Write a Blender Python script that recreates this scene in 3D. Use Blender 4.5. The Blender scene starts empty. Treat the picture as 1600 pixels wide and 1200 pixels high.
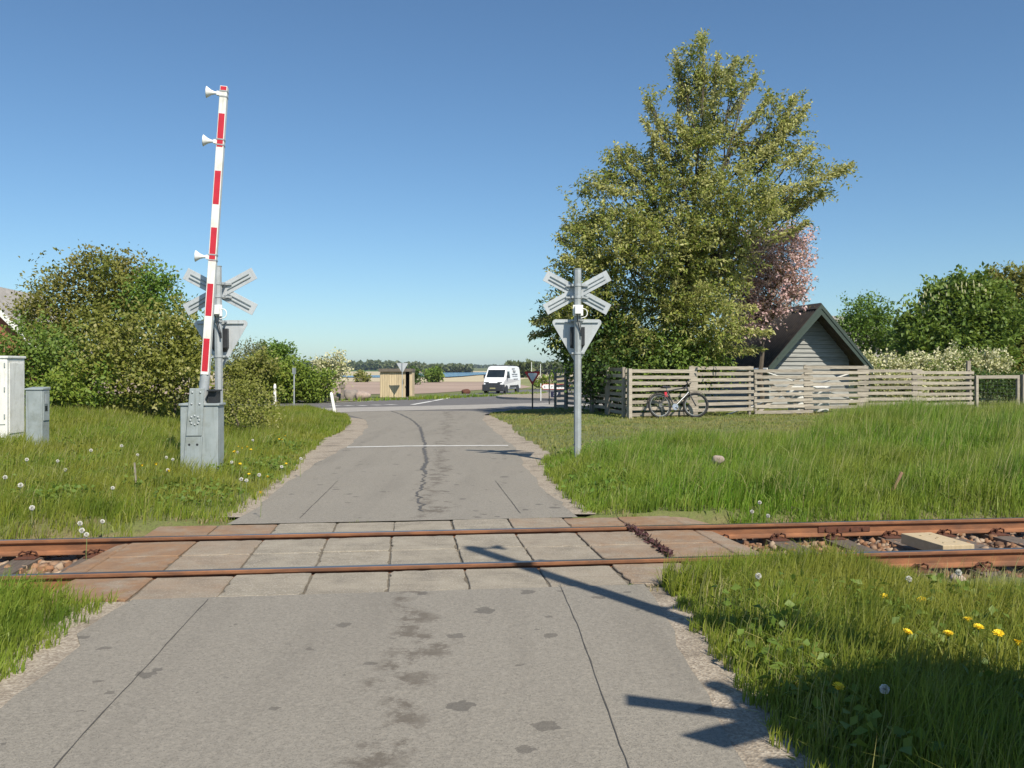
import bpy, math, random
import numpy as np
from mathutils import Vector, Matrix

# ------------------------------------------------------------------ camera, sky, sun
sc = bpy.context.scene
COL = sc.collection
F, HOR, CH = 1400.0, 577.0, 1.61          # focal length (px of 1600), horizon row, eye height (m)
cam = bpy.data.cameras.new('camera'); cam.sensor_width = 36.0; cam.lens = 36.0 * F / 1600.0
cam.shift_y = -(600 - HOR) / 1600.0; cam.clip_start = 0.05; cam.clip_end = 9000
camo = bpy.data.objects.new('camera', cam); COL.objects.link(camo)
camo.location = (0, 0, CH); camo.rotation_euler = (math.pi / 2, 0, 0); sc.camera = camo

SUN = Vector((1.34, -2.40, 2.90)).normalized()     # towards the sun
wd = bpy.data.worlds.new('World'); sc.world = wd; wd.use_nodes = True
nt = wd.node_tree; bg = nt.nodes['Background']
sky = nt.nodes.new('ShaderNodeTexSky'); sky.sky_type = 'NISHITA'; sky.sun_disc = False
sky.sun_elevation = math.asin(SUN.z); sky.sun_rotation = math.atan2(SUN.x, SUN.y)
sky.altitude = 0; sky.air_density = 0.95; sky.dust_density = 0.3; sky.ozone_density = 6.0
tint = nt.nodes.new('ShaderNodeMix'); tint.data_type = 'RGBA'; tint.blend_type = 'MULTIPLY'; tint.inputs[0].default_value = 1.0; tint.inputs[7].default_value = (.92, 1.03, 1.02, 1)
nt.links.new(sky.outputs[0], tint.inputs[6]); nt.links.new(tint.outputs[2], bg.inputs[0]); bg.inputs[1].default_value = 0.094
sl = bpy.data.lights.new('sun', 'SUN'); sl.energy = 5.0; sl.angle = math.radians(0.53); sl.color = (1, 0.92, 0.78)
so = bpy.data.objects.new('sun', sl); COL.objects.link(so); so.location = (20, -30, 40)
so.rotation_euler = SUN.to_track_quat('Z', 'Y').to_euler()
vs = sc.view_settings; vs.view_transform = 'Standard'; vs.look = 'None'; vs.exposure = 0.32; vs.gamma = 1.0
vs.use_curve_mapping = False
sc.render.engine = 'CYCLES'; sc.cycles.use_denoising = True; sc.cycles.max_bounces = 6
sc.cycles.transparent_max_bounces = 8; sc.cycles.sample_clamp_indirect = 6
sc.render.film_transparent = False

RNG = np.random.default_rng(7); random.seed(7)

# ------------------------------------------------------------------ helpers
def sm(a, b, x):
    t = np.clip((np.asarray(x, float) - a) / (b - a), 0, 1); return t * t * (3 - 2 * t)
TA = 0.123; TL = math.hypot(1, TA); UX, UY = 1 / TL, TA / TL; TY0 = 8.10      # track axis through (0, TY0)
def track(s, t): return (UX * s - UY * t, TY0 + UY * s + UX * t)
def track_st(X, Y): return UX * X + UY * (Y - TY0), -UY * X + UX * (Y - TY0)
LE = [(-6, -1.9), (0, -2.05), (4.2, -2.39), (6.3, -2.65), (9.5, -2.95), (13.8, -3.25), (15.8, -3.36), (18.6, -3.42), (22, -3.7), (25.6, -4.1), (28.9, -4.75), (31, -5.6), (33, -6.6), (60, -6.6)]
RE = [(-6, 1.0), (0, 0.98), (3.6, 0.97), (5.2, 0.95), (6.9, 1.0), (9.97, 0.72), (11.7, 0.45), (14.7, 0.22), (18.3, 0.07), (23.7, -0.5), (28, -0.9), (30, -0.96), (33, -0.95), (34.5, -0.4), (36, 0.4), (38, 2.0), (60, 3)]
def ledge(Y): return np.interp(Y, [a for a, b in LE], [b for a, b in LE])
def redge(Y): return np.interp(Y, [a for a, b in RE], [b for a, b in RE])
LW = [(0, .16), (6, .2), (9, .1), (14, .18), (17, .55), (20, .75), (25, .6), (29, .55), (31, .15)]
RW = [(0, .2), (5, .2), (6.8, .15), (10, .15), (14, .25), (17, .55), (20, .5), (22, .45), (26, .7), (29, .5), (31, .15)]
def lsh(Y): return ledge(Y) - np.interp(Y, [a for a, b in LW], [b for a, b in LW])
def rsh(Y): return redge(Y) + np.interp(Y, [a for a, b in RW], [b for a, b in RW])
BZ = [(-50, 0), (31, 0), (36, -.03), (84, -.62), (200, -1.25), (390, -2.12), (430, -2.6), (1150, -2.7), (1250, -1.5), (2000, 0.2), (3200, 6.0), (6000, 18)]
def zg(X, Y):
    X = np.asarray(X, float); Y = np.asarray(Y, float)
    z = np.interp(Y, [a for a, b in BZ], [b for a, b in BZ])
    z = z + 0.45 * sm(0, 4.0, -X - (1.6 + .25 * Y)) * sm(10, 26, Y) * (1 - sm(32, 40, Y))
    z = z + 0.10 * sm(0.8, 2.6, X) * sm(10.5, 14, Y) * (1 - sm(34, 46, Y))
    z = z + 0.22 * sm(4, 9, X) * sm(11, 17, Y) * (1 - sm(20, 25, Y))
    z = z + 0.03 * sm(0.2, 0.7, X - redge(Y)) * (1 - sm(34, 36, Y)) + 0.03 * sm(0.2, 0.7, ledge(Y) - X) * (1 - sm(34, 36, Y))
    s, t = track_st(X, Y)
    z = z - 0.21 * (1 - sm(1.05 + .40 * (sm(-4.0, -3.6, s) * (1 - sm(2.5, 2.9, s))), 1.80 - .25 * (sm(-4.0, -3.6, s) * (1 - sm(2.5, 2.9, s))), np.abs(t)))
    return z
def gz(x, y): return float(zg(x, y))
def at(px, py, d):                 # a point d metres away, seen at that place of the photograph
    return Vector(((px - 800) / F * d, d, CH - (py - HOR) / F * d))
def gp(px, py):                    # the ground point seen there
    k = (py - HOR) / F; d = CH / max(k, 1e-5)
    lo, hi = 2.0, 3000.0
    for _ in range(60):
        m = (lo + hi) / 2; X = (px - 800) / F * m
        zz = float(np.interp(m, [a for a, b in BZ], [b for a, b in BZ]))
        if CH - k * m > zz: lo = m
        else: hi = m
    return ((px - 800) / F * lo, lo)

def setp(o, label=None, cat=None, group=None, kind=None):
    if label: o['label'] = label
    if cat: o['category'] = cat
    if group: o['group'] = group
    if kind: o['kind'] = kind
    return o
def link(o, parent=None):
    COL.objects.link(o)
    if parent is not None: o.parent = parent
    return o
def empty(name, loc=(0, 0, 0), rz=0.0):
    o = bpy.data.objects.new(name, None); o.empty_display_size = 0.2
    COL.objects.link(o); o.location = loc; o.rotation_euler = (0, 0, rz); return o
def thing(name, label, cat, loc=(0, 0, 0), rz=0.0, group=None):
    return setp(empty(name, loc, rz), label, cat, group)
def np_mesh(name, V, faces_flat, fsize, mats, smooth=False):
    me = bpy.data.meshes.new(name); V = np.asarray(V, np.float32); L = np.asarray(faces_flat, np.int32).ravel()
    n = len(L) // fsize
    me.vertices.add(len(V)); me.vertices.foreach_set('co', V.ravel())
    me.loops.add(len(L)); me.loops.foreach_set('vertex_index', L)
    me.polygons.add(n); me.polygons.foreach_set('loop_start', np.arange(n, dtype=np.int32) * fsize)
    me.polygons.foreach_set('loop_total', np.full(n, fsize, np.int32))
    if smooth: me.polygons.foreach_set('use_smooth', np.ones(n, bool))
    for m in (mats if isinstance(mats, (list, tuple)) else [mats]): me.materials.append(m)
    me.update(calc_edges=True); return me

class MB:
    def __init__(s): s.v = []; s.f = []; s.m = []; s.cur = 0; s.sm = []; s.smooth = False
    def add(s, vs, fs):
        b = len(s.v); s.v += [tuple(map(float, v)) for v in vs]
        for f in fs: s.f.append([b + i for i in f]); s.m.append(s.cur); s.sm.append(s.smooth)
        return s
    def box(s, x0, x1, y0, y1, z0, z1, M=None, taper=(1, 1)):
        cx, cy = (x0 + x1) / 2, (y0 + y1) / 2
        v = [(x0, y0, z0), (x1, y0, z0), (x1, y1, z0), (x0, y1, z0)] + [(cx + (x - cx) * taper[0], cy + (y - cy) * taper[1], z1) for x, y in ((x0, y0), (x1, y0), (x1, y1), (x0, y1))]
        if M is not None: v = [M @ Vector(p) for p in v]
        return s.add(v, [(0, 3, 2, 1), (4, 5, 6, 7), (0, 1, 5, 4), (1, 2, 6, 5), (2, 3, 7, 6), (3, 0, 4, 7)])
    def bar(s, a, b, w, h, up=(0, 0, 1)):       # rectangular bar a-b
        a, b = Vector(a), Vector(b); d = (b - a); L = d.length; d.normalize(); u = Vector(up)
        if abs(d.dot(u)) > .98: u = Vector((0, 1, 0))
        x = d.cross(u).normalized(); y = x.cross(d)
        v = []
        for p in (a, b):
            v += [p + x * (w / 2 * i) + y * (h / 2 * j) for i, j in ((-1, -1), (1, -1), (1, 1), (-1, 1))]
        return s.add(v, [(0, 3, 2, 1), (4, 5, 6, 7), (0, 1, 5, 4), (1, 2, 6, 5), (2, 3, 7, 6), (3, 0, 4, 7)])
    def tube(s, a, b, r0, r1=None, n=10, caps=True):
        r1 = r0 if r1 is None else r1; a, b = Vector(a), Vector(b); d = (b - a).normalized()
        u = Vector((0, 0, 1)) if abs(d.z) < .95 else Vector((1, 0, 0)); x = d.cross(u).normalized(); y = x.cross(d)
        v = []
        for p, r in ((a, r0), (b, r1)):
            v += [p + (x * math.cos(2 * math.pi * i / n) + y * math.sin(2 * math.pi * i / n)) * r for i in range(n)]
        o, s.smooth = s.smooth, n > 6
        s.add(v, [(i, (i + 1) % n, n + (i + 1) % n, n + i) for i in range(n)]); s.smooth = False
        if caps: s.add(v[:n], [tuple(reversed(range(n)))]); s.add(v[n:], [tuple(range(n))])
        s.smooth = o; return s
    def path(s, pts, r, n=6):
        rr = r if isinstance(r, (list, tuple)) else [r] * len(pts)
        for i in range(len(pts) - 1): s.tube(pts[i], pts[i + 1], rr[i], rr[i + 1], n, caps=(i in (0, len(pts) - 2)))
        return s
    def prism(s, poly, z0, z1, M=None):         # polygon (x,y) extruded z0..z1
        n = len(poly); v = [(x, y, z0) for x, y in poly] + [(x, y, z1) for x, y in poly]
        if M is not None: v = [M @ Vector(p) for p in v]
        return s.add(v, [tuple(reversed(range(n))), tuple(range(n, 2 * n))] + [(i, (i + 1) % n, n + (i + 1) % n, n + i) for i in range(n)])
    def lathe(s, prof, n=16, M=None):
        v = []
        for r, z in prof: v += [(r * math.cos(2 * math.pi * i / n), r * math.sin(2 * math.pi * i / n), z) for i in range(n)]
        if M is not None: v = [M @ Vector(p) for p in v]
        k = len(prof); o, s.smooth = s.smooth, True
        s.add(v, [(j * n + i, j * n + (i + 1) % n, (j + 1) * n + (i + 1) % n, (j + 1) * n + i) for j in range(k - 1) for i in range(n)])
        s.smooth = o
        s.add(v[:n], [tuple(reversed(range(n)))]); s.add(v[-n:], [tuple(range(n))]); return s
    def torus(s, R, r, n=32, m=6, M=None):
        v = []
        for i in range(n):
            a = 2 * math.pi * i / n
            for j in range(m):
                b = 2 * math.pi * j / m; q = R + r * math.cos(b); v.append((q * math.cos(a), r * math.sin(b), q * math.sin(a)))
        if M is not None: v = [M @ Vector(p) for p in v]
        o, s.smooth = s.smooth, True
        s.add(v, [(i * m + j, ((i + 1) % n) * m + j, ((i + 1) % n) * m + (j + 1) % m, i * m + (j + 1) % m) for i in range(n) for j in range(m)])
        s.smooth = o; return s
    def mesh(s, name, mats):
        me = bpy.data.meshes.new(name); me.from_pydata(s.v, [], s.f)
        for m in (mats if isinstance(mats, (list, tuple)) else [mats]): me.materials.append(m)
        me.polygons.foreach_set('material_index', s.m); me.polygons.foreach_set('use_smooth', s.sm); me.update(); return me
    def build(s, name, mats, parent=None, bevel=0.0, loc=None, seg=2):
        o = bpy.data.objects.new(name, s.mesh(name, mats)); link(o, parent)
        if loc is not None: o.location = loc
        if bevel:
            b = o.modifiers.new('bevel', 'BEVEL'); b.width = bevel; b.segments = seg; b.limit_method = 'ANGLE'; b.angle_limit = math.radians(40)
        return o
def inst(me, name, parent=None, loc=(0, 0, 0), rot=(0, 0, 0), scale=(1, 1, 1)):
    o = bpy.data.objects.new(name, me); link(o, parent); o.location = loc; o.rotation_euler = rot; o.scale = scale; return o
def copy_tree(o, parent=None):
    c = o.copy(); COL.objects.link(c); c.parent = parent
    for ch in list(o.children): copy_tree(ch, c)
    return c

# ------------------------------------------------------------------ materials
def nodes(name):
    m = bpy.data.materials.new(name); m.use_nodes = True; t = m.node_tree
    return m, t, t.nodes['Principled BSDF'], t.nodes.new, t.links.new
def mixc(t, fac, a, b, blend='MIX'):
    n = t.nodes.new('ShaderNodeMix'); n.data_type = 'RGBA'; n.blend_type = blend
    for i, v in ((0, fac), (6, a), (7, b)):
        if hasattr(v, 'is_output'): t.links.new(v, n.inputs[i])
        elif i == 0: n.inputs[0].default_value = v
        else: n.inputs[i].default_value = (*v[:3], 1)
    return n.outputs[2]
def noise(t, scale, detail=4, rough=.55, vec=None, w=None):
    n = t.nodes.new('ShaderNodeTexNoise'); n.inputs['Scale'].default_value = scale; n.inputs['Detail'].default_value = detail; n.inputs['Roughness'].default_value = rough
    if vec is not None: t.links.new(vec, n.inputs['Vector'])
    return n.outputs['Fac']
def ramp(t, fac, stops):
    n = t.nodes.new('ShaderNodeValToRGB'); e = n.color_ramp.elements
    while len(e) < len(stops): e.new(0.5)
    for el, (p, c) in zip(e, stops): el.position = p; el.color = (*c, 1) if len(c) == 3 else c
    t.links.new(fac, n.inputs[0]); return n.outputs[0]
def rampf(t, fac, a, b):
    n = t.nodes.new('ShaderNodeMapRange'); n.inputs[1].default_value = a; n.inputs[2].default_value = b; t.links.new(fac, n.inputs[0]); return n.outputs[0]
def mth(t, op, a, b=None):
    n = t.nodes.new('ShaderNodeMath'); n.operation = op
    for i, v in enumerate((a, b)):
        if v is None: continue
        if hasattr(v, 'is_output'): t.links.new(v, n.inputs[i])
        else: n.inputs[i].default_value = v
    return n.outputs[0]
def coords(t, world=False, stretch=None, shift=True):
    if world: v = t.nodes.new('ShaderNodeNewGeometry').outputs['Position']
    else:
        v = t.nodes.new('ShaderNodeTexCoord').outputs['Object']
        if shift:
            r = t.nodes.new('ShaderNodeObjectInfo').outputs['Random']; m = mth(t, 'MULTIPLY', r, 37.0)
            a = t.nodes.new('ShaderNodeVectorMath'); a.operation = 'ADD'; t.links.new(v, a.inputs[0]); t.links.new(m, a.inputs[1]); v = a.outputs[0]
    if stretch:
        mp = t.nodes.new('ShaderNodeMapping'); mp.inputs['Scale'].default_value = stretch; t.links.new(v, mp.inputs[0]); v = mp.outputs[0]
    return v
def bump(t, p, h, strength=.3, dist=.01):
    b = t.nodes.new('ShaderNodeBump'); b.inputs['Strength'].default_value = strength; b.inputs['Distance'].default_value = dist
    t.links.new(h, b.inputs['Height']); t.links.new(b.outputs[0], p.inputs['Normal'])
def pmat(name, c1, c2=None, scale=4, rough=.7, metal=0.0, bmp=0.0, bscale=60, world=False, stretch=None, rv=0.0, lo=.35, hi=.65, spec=.5, dirt=None, dscale=1.5):
    m, t, p, new, lk = nodes(name); p.inputs['Roughness'].default_value = rough; p.inputs['Metallic'].default_value = metal
    p.inputs['Specular IOR Level'].default_value = spec
    v = coords(t, world, stretch); n = noise(t, scale, 6, .6, v)
    col = ramp(t, n, [(lo, c1), (hi, c2 or tuple(x * .8 for x in c1))])
    if dirt:
        col = mixc(t, rampf(t, noise(t, dscale, 7, .7, v), .5, .78), col, dirt)
        if not world and not stretch:
            st_ = t.nodes.new('ShaderNodeMapping'); st_.inputs['Scale'].default_value = (9, 9, .7); lk(v, st_.inputs[0])
            col = mixc(t, mth(t, 'MULTIPLY', rampf(t, noise(t, 2.2, 5, .65, st_.outputs[0]), .52, .75), .55), col, tuple(x * .72 for x in dirt))
    if rv:
        r = t.nodes.new('ShaderNodeObjectInfo').outputs['Random']; k = mth(t, 'ADD', mth(t, 'MULTIPLY', r, 2 * rv), 1 - rv)
        hs = t.nodes.new('ShaderNodeHueSaturation'); lk(k, hs.inputs['Value']); lk(col, hs.inputs['Color']); col = hs.outputs[0]
    lk(col, p.inputs['Base Color'])
    if bmp: bump(t, p, noise(t, bscale, 5, .6, v), bmp, .01)
    return m
def leafmat(name, cols, back=None, trans=.3, rough=.55, nscale=.6, patch=None, patch2=None):
    m, t, p, new, lk = nodes(name); p.inputs['Roughness'].default_value = rough; p.inputs['Specular IOR Level'].default_value = .35
    g = new('ShaderNodeNewGeometry'); k = len(cols)
    col = ramp(t, g.outputs['Random Per Island'], [(i / max(1, k - 1), c) for i, c in enumerate(cols)])
    if patch: col = mixc(t, rampf(t, noise(t, nscale, 3, .5, g.outputs['Position']), .42, .62), col, patch)
    if patch2: col = mixc(t, mth(t, 'MULTIPLY', rampf(t, noise(t, 1.5, 5, .65, g.outputs['Position']), .50, .66), .75), col, patch2)
    if back: col = mixc(t, g.outputs['Backfacing'], col, back)
    lk(col, p.inputs['Base Color'])
    tr = new('ShaderNodeBsdfTranslucent'); lk(mixc(t, .5, col, (.25, .32, .04), 'MIX') if not back else col, tr.inputs[0])
    mx = new('ShaderNodeMixShader'); mx.inputs[0].default_value = trans; lk(p.outputs[0], mx.inputs[1]); lk(tr.outputs[0], mx.inputs[2])
    lk(mx.outputs[0], t.nodes['Material Output'].inputs[0]); return m

M = {}
M['steel_galv'] = pmat('galvanised_steel', (.44, .47, .49), (.36, .39, .41), 9, .5, .25, .05, 90, dirt=(.30, .31, .29))
M['grey_paint'] = pmat('grey_paint', (.33, .37, .38), (.27, .31, .32), 5, .5, 0, .06, 60, dirt=(.19, .205, .175), dscale=3)
M['alu_back'] = pmat('aluminium_sign_back', (.52, .55, .57), (.46, .49, .52), 3, .45, .2, 0, dirt=(.40, .42, .42))
M['white_paint'] = pmat('white_paint', (.80, .80, .77), (.72, .72, .69), 6, .45, 0, .03, 50, dirt=(.55, .54, .47), dscale=4)
M['white_plain'] = pmat('white_plastic', (.80, .81, .80), (.74, .75, .74), 5, .4)
M['red_film'] = pmat('red_reflective_film', (.55, .022, .04), (.46, .02, .035), 8, .35)
M['black'] = pmat('black_plastic', (.018, .02, .024), (.03, .032, .036), 10, .5)
M['rust'] = pmat('rusty_rail', (.29, .125, .056), (.15, .066, .034), 9, .85, 0, .25, 120, stretch=(.35, 1, 1), dirt=(.085, .048, .032), dscale=5)
M['railtop'] = pmat('polished_rail_head', (.30, .28, .27), (.20, .16, .14), 6, .32, .85, stretch=(.1, 3, 1))
M['rustdark'] = pmat('dark_rust', (.13, .045, .022), (.07, .03, .02), 25, .9, 0, .3, 90)
M['sleeper'] = pmat('weathered_sleeper', (.16, .125, .10), (.09, .07, .055), 6, .9, 0, .4, 30, stretch=(8, 1, 1), rv=.12)
M['slab'] = pmat('pale_new_wood', (.50, .40, .26), (.42, .33, .2), 8, .85, 0, .2, 40, stretch=(6, 1, 1))
M['ballast'] = None
M['wood_grey'] = pmat('weathered_grey_board', (.43, .385, .32), (.27, .235, .19), 5, .9, 0, .35, 26, stretch=(.6, 9, 9), rv=.2, dirt=(.18, .155, .125), dscale=3)
M['wood_post'] = pmat('weathered_grey_post', (.34, .30, .25), (.22, .19, .155), 6, .9, 0, .35, 30, stretch=(6, 6, .6), rv=.15)
M['hut_wood'] = pmat('pale_pine_board', (.60, .49, .32), (.50, .40, .255), 3, .85, 0, .2, 25, stretch=(7, 7, .5), rv=.1, dirt=(.38, .31, .22))
M['hut_roof'] = pmat('hut_roof_felt', (.17, .145, .115), (.115, .10, .085), 4, .9, 0, .3, 30)
M['shed_board'] = pmat('grey_green_painted_board', (.31, .315, .30), (.20, .205, .195), 4, .75, 0, .2, 30, stretch=(.5, 8, 8), rv=.14)
M['shed_green'] = pmat('dark_green_barge_board', (.040, .062, .050), (.028, .045, .036), 5, .6, 0, .15, 40, stretch=(1, 6, 6))
M['shed_roof'] = pmat('dark_corrugated_roof', (.050, .040, .036), (.026, .021, .020), 3, .9, 0, .3, 40, dirt=(.085, .06, .045), dscale=5)
M['roof_grey'] = pmat('grey_fibre_cement_roof', (.30, .285, .27), (.21, .20, .19), 4, .9, 0, .2, 30)
M['brick_wall'] = pmat('red_brick_wall', (.33, .12, .075), (.25, .09, .06), 9, .9, 0, .2, 60)
M['bark'] = pmat('bark', (.13, .105, .08), (.07, .055, .04), 8, .95, 0, .6, 18, stretch=(4, 4, .7))
M['bark_grey'] = pmat('grey_bark', (.12, .10, .078), (.065, .055, .042), 8, .95, 0, .5, 18, stretch=(4, 4, .7))
M['stone'] = pmat('grey_boulder', (.27, .23, .20), (.15, .135, .125), 3, .9, 0, .5, 12)
M['conc'] = None
M['tyre'] = pmat('tyre_rubber', (.022, .022, .023), (.035, .034, .033), 8, .8)
M['alloy'] = pmat('bare_alloy', (.50, .51, .52), (.40, .41, .42), 10, .35, .8)
M['bike_frame'] = pmat('silver_bike_paint', (.20, .21, .22), (.16, .17, .18), 6, .35, .5)
M['glass'] = pmat('dark_window_glass', (.012, .018, .024), (.02, .028, .034), 1.5, .06)
M['van_white'] = pmat('white_van_paint', (.80, .81, .82), (.76, .77, .78), 2, .22)
M['van_dark'] = pmat('dark_van_plastic', (.030, .032, .038), (.045, .048, .055), 6, .55)
M['plate'] = pmat('number_plate', (.35, .33, .16), (.28, .26, .13), 20, .5)
M['blue_sign'] = pmat('dark_blue_sign', (.012, .014, .045), (.015, .017, .05), 5, .45)
M['sign_red'] = pmat('sign_red', (.42, .025, .03), (.36, .02, .026), 6, .4)
M['print_grey'] = pmat('grey_print', (.25, .26, .28), (.2, .21, .22), 10, .5)
M['white_line'] = pmat('worn_road_paint', (.74, .73, .69), (.60, .59, .56), 9, .7, 0, .2, 90, world=True, dirt=(.40, .395, .38), dscale=6)
M['tar'] = pmat('tar_crack_sealer', (.075, .070, .064), (.115, .106, .095), 12, .7, world=True)
M['seam'] = pmat('dark_joint', (.06, .055, .05), (.10, .092, .08), 12, .9, world=True)
M['kerb'] = pmat('kerb_stone', (.36, .34, .31), (.29, .275, .25), 5, .9, 0, .2, 50)
M['stake'] = pmat('rusty_stake', (.30, .18, .11), (.2, .12, .08), 8, .9)
M['pinkish_stone'] = pmat('pale_pink_stone', (.42, .33, .28), (.30, .24, .205), 8, .9, 0, .4, 30)
M['wire'] = pmat('grey_wire', (.16, .165, .16), (.12, .125, .12), 8, .5, .5)
M['petal'] = pmat('dandelion_petal', (.80, .60, .015), (.78, .52, .01), 60, .7)
M['clock'] = pmat('dandelion_clock', (.80, .79, .74), (.70, .69, .63), 60, .9)
M['stem'] = pmat('pale_green_stem', (.22, .27, .09), (.17, .21, .07), 20, .6)
M['weed'] = leafmat('purple_weed_leaf', [(.06, .022, .03), (.10, .035, .04), (.05, .04, .03)], None, .15)

def asphalt(name, base, dark, pale, spots=True, streak=False):
    m, t, p, new, lk = nodes(name); p.inputs['Roughness'].default_value = .88; p.inputs['Specular IOR Level'].default_value = .3
    v = coords(t, True); col = ramp(t, noise(t, .35, 5, .6, v), [(.3, base), (.7, pale)])
    fine = noise(t, 42, 3, .7, v); col = mixc(t, rampf(t, fine, .40, .70), col, tuple(x * 1.30 for x in base))
    grit = noise(t, 120, 2, .8, v); col = mixc(t, rampf(t, grit, .54, .66), col, tuple(x * .66 for x in base))
    tv = coords(t, True, (3.2, .35, 1)); col = mixc(t, mth(t, 'MULTIPLY', rampf(t, noise(t, .8, 4, .5, tv), .5, .75), .45), col, dark)
    va = new('ShaderNodeTexVoronoi'); va.inputs['Scale'].default_value = 62; lk(v, va.inputs['Vector']); sa_ = new('ShaderNodeSeparateColor'); lk(va.outputs['Color'], sa_.inputs[0])
    col = mixc(t, rampf(t, sa_.outputs[0], .72, 1.6), col, tuple(min(.6, x * 1.5) for x in base)); col = mixc(t, rampf(t, sa_.outputs[1], .72, 1.6), col, tuple(x * .6 for x in base))
    if spots:
        vo = new('ShaderNodeTexVoronoi'); vo.inputs['Scale'].default_value = 2.3; vo.inputs['Randomness'].default_value = 1
        wv = new('ShaderNodeVectorMath'); wv.operation = 'ADD'; nz = new('ShaderNodeTexNoise'); nz.inputs['Scale'].default_value = 14; lk(v, nz.inputs['Vector'])
        scl = new('ShaderNodeVectorMath'); scl.operation = 'SCALE'; scl.inputs[3].default_value = .10; lk(nz.outputs['Color'], scl.inputs[0])
        lk(v, wv.inputs[0]); lk(scl.outputs[0], wv.inputs[1]); lk(wv.outputs[0], vo.inputs['Vector'])
        sz = mth(t, 'MULTIPLY', vo.outputs['Color'], .36); msk = mth(t, 'LESS_THAN', vo.outputs['Distance'], mth(t, 'SUBTRACT', sz, .115))
        col = mixc(t, mth(t, 'MULTIPLY', msk, .62), col, (.085, .078, .07))
        vo2 = new('ShaderNodeTexVoronoi'); vo2.inputs['Scale'].default_value = 4.4; lk(wv.outputs[0], vo2.inputs['Vector'])
        msk2 = mth(t, 'LESS_THAN', vo2.outputs['Distance'], mth(t, 'SUBTRACT', mth(t, 'MULTIPLY', vo2.outputs['Color'], .50), .19))
        col = mixc(t, mth(t, 'MULTIPLY', msk2, .6), col, (.095, .086, .075))
    if streak:      # oil dripped along the middle of the lane
        sp = new('ShaderNodeSeparateXYZ'); lk(v, sp.inputs[0])
        wob = mth(t, 'MULTIPLY', mth(t, 'SUBTRACT', noise(t, 1.1, 4, .6, v), .5), 1.1)
        cx = mth(t, 'ADD', mth(t, 'MULTIPLY', sp.outputs[1], -.062), -.28)
        dx = mth(t, 'ABSOLUTE', mth(t, 'SUBTRACT', mth(t, 'ADD', sp.outputs[0], wob), cx))
        band = rampf(t, dx, .17, .05); br = rampf(t, noise(t, 4.2, 6, .75, v), .48, .56)
        col = mixc(t, mth(t, 'MULTIPLY', mth(t, 'MULTIPLY', band, br), .72), col, (.105, .088, .070))
    lk(col, p.inputs['Base Color']); h = mth(t, 'ADD', mth(t, 'MULTIPLY', grit, .6), fine); bump(t, p, h, .7, .008); return m
M['asphalt'] = asphalt('worn_grey_asphalt', (.222, .203, .172), (.165, .150, .128), (.255, .235, .200), True, True)
M['asphalt_far'] = asphalt('dark_grey_asphalt', (.135, .128, .125), (.11, .105, .102), (.16, .152, .147), False)
M['cycle'] = asphalt('pale_path_asphalt', (.31, .29, .265), (.26, .245, .225), (.36, .34, .31), False)

def concrete():
    m, t, p, new, lk = nodes('crossing_concrete'); p.inputs['Roughness'].default_value = .9; p.inputs['Specular IOR Level'].default_value = .25
    v = coords(t); w = coords(t, True)
    col = ramp(t, noise(t, 3.5, 6, .65, w), [(.28, (.335, .30, .24)), (.5, (.27, .24, .19)), (.72, (.19, .17, .138))])
    col = mixc(t, rampf(t, noise(t, 70, 3, .7, w), .52, .68), col, (.42, .385, .33))
    sv = coords(t, True, (1.2, 9, 1)); col = mixc(t, mth(t, 'MULTIPLY', rampf(t, noise(t, 2.4, 5, .7, sv), .56, .72), .55), col, (.11, .095, .08))
    oi = new('ShaderNodeObjectInfo'); sp = new('ShaderNodeSeparateColor'); lk(oi.outputs['Color'], sp.inputs[0])
    rn = rampf(t, noise(t, 2.6, 7, .72, w), .22, .70); f = mth(t, 'MINIMUM', mth(t, 'MULTIPLY', mth(t, 'MULTIPLY', sp.outputs[0], rn), 1.5), .85)
    col = mixc(t, f, col, ramp(t, noise(t, 9, 5, .7, w), [(.3, (.30, .165, .082)), (.7, (.21, .125, .075))]))
    lk(col, p.inputs['Base Color']); bump(t, p, mth(t, 'ADD', noise(t, 110, 4, .7, w), noise(t, 18, 4, .6, w)), .6, .008); return m
M['conc'] = concrete()
def ballastmat():
    m, t, p, new, lk = nodes('rusty_ballast'); p.inputs['Roughness'].default_value = .92
    g = new('ShaderNodeNewGeometry')
    lk(ramp(t, g.outputs['Random Per Island'], [(0, (.11, .06, .035)), (.3, (.24, .12, .06)), (.55, (.31, .175, .10)), (.8, (.26, .17, .11)), (1, (.38, .30, .22))]), p.inputs['Base Color'])
    return m
M['ballast'] = ballastmat()
def gravelmat(name, a, b, c):
    m, t, p, new, lk = nodes(name); p.inputs['Roughness'].default_value = .95; v = coords(t, True)
    vo = new('ShaderNodeTexVoronoi'); vo.inputs['Scale'].default_value = 75; lk(v, vo.inputs['Vector'])
    sp = new('ShaderNodeSeparateColor'); lk(vo.outputs['Color'], sp.inputs[0])
    col = ramp(t, sp.outputs[0], [(0, a), (.5, b), (1, c)]); col = mixc(t, rampf(t, noise(t, 2.2, 5, .6, v), .5, .75), col, tuple(x * .7 for x in a))
    lk(col, p.inputs['Base Color']); bump(t, p, mth(t, 'ADD', vo.outputs['Distance'], noise(t, 25, 4, .6, v)), .45, .012); return m
M['gravel'] = gravelmat('pale_verge_gravel', (.22, .18, .138), (.31, .262, .205), (.41, .36, .29))
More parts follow.
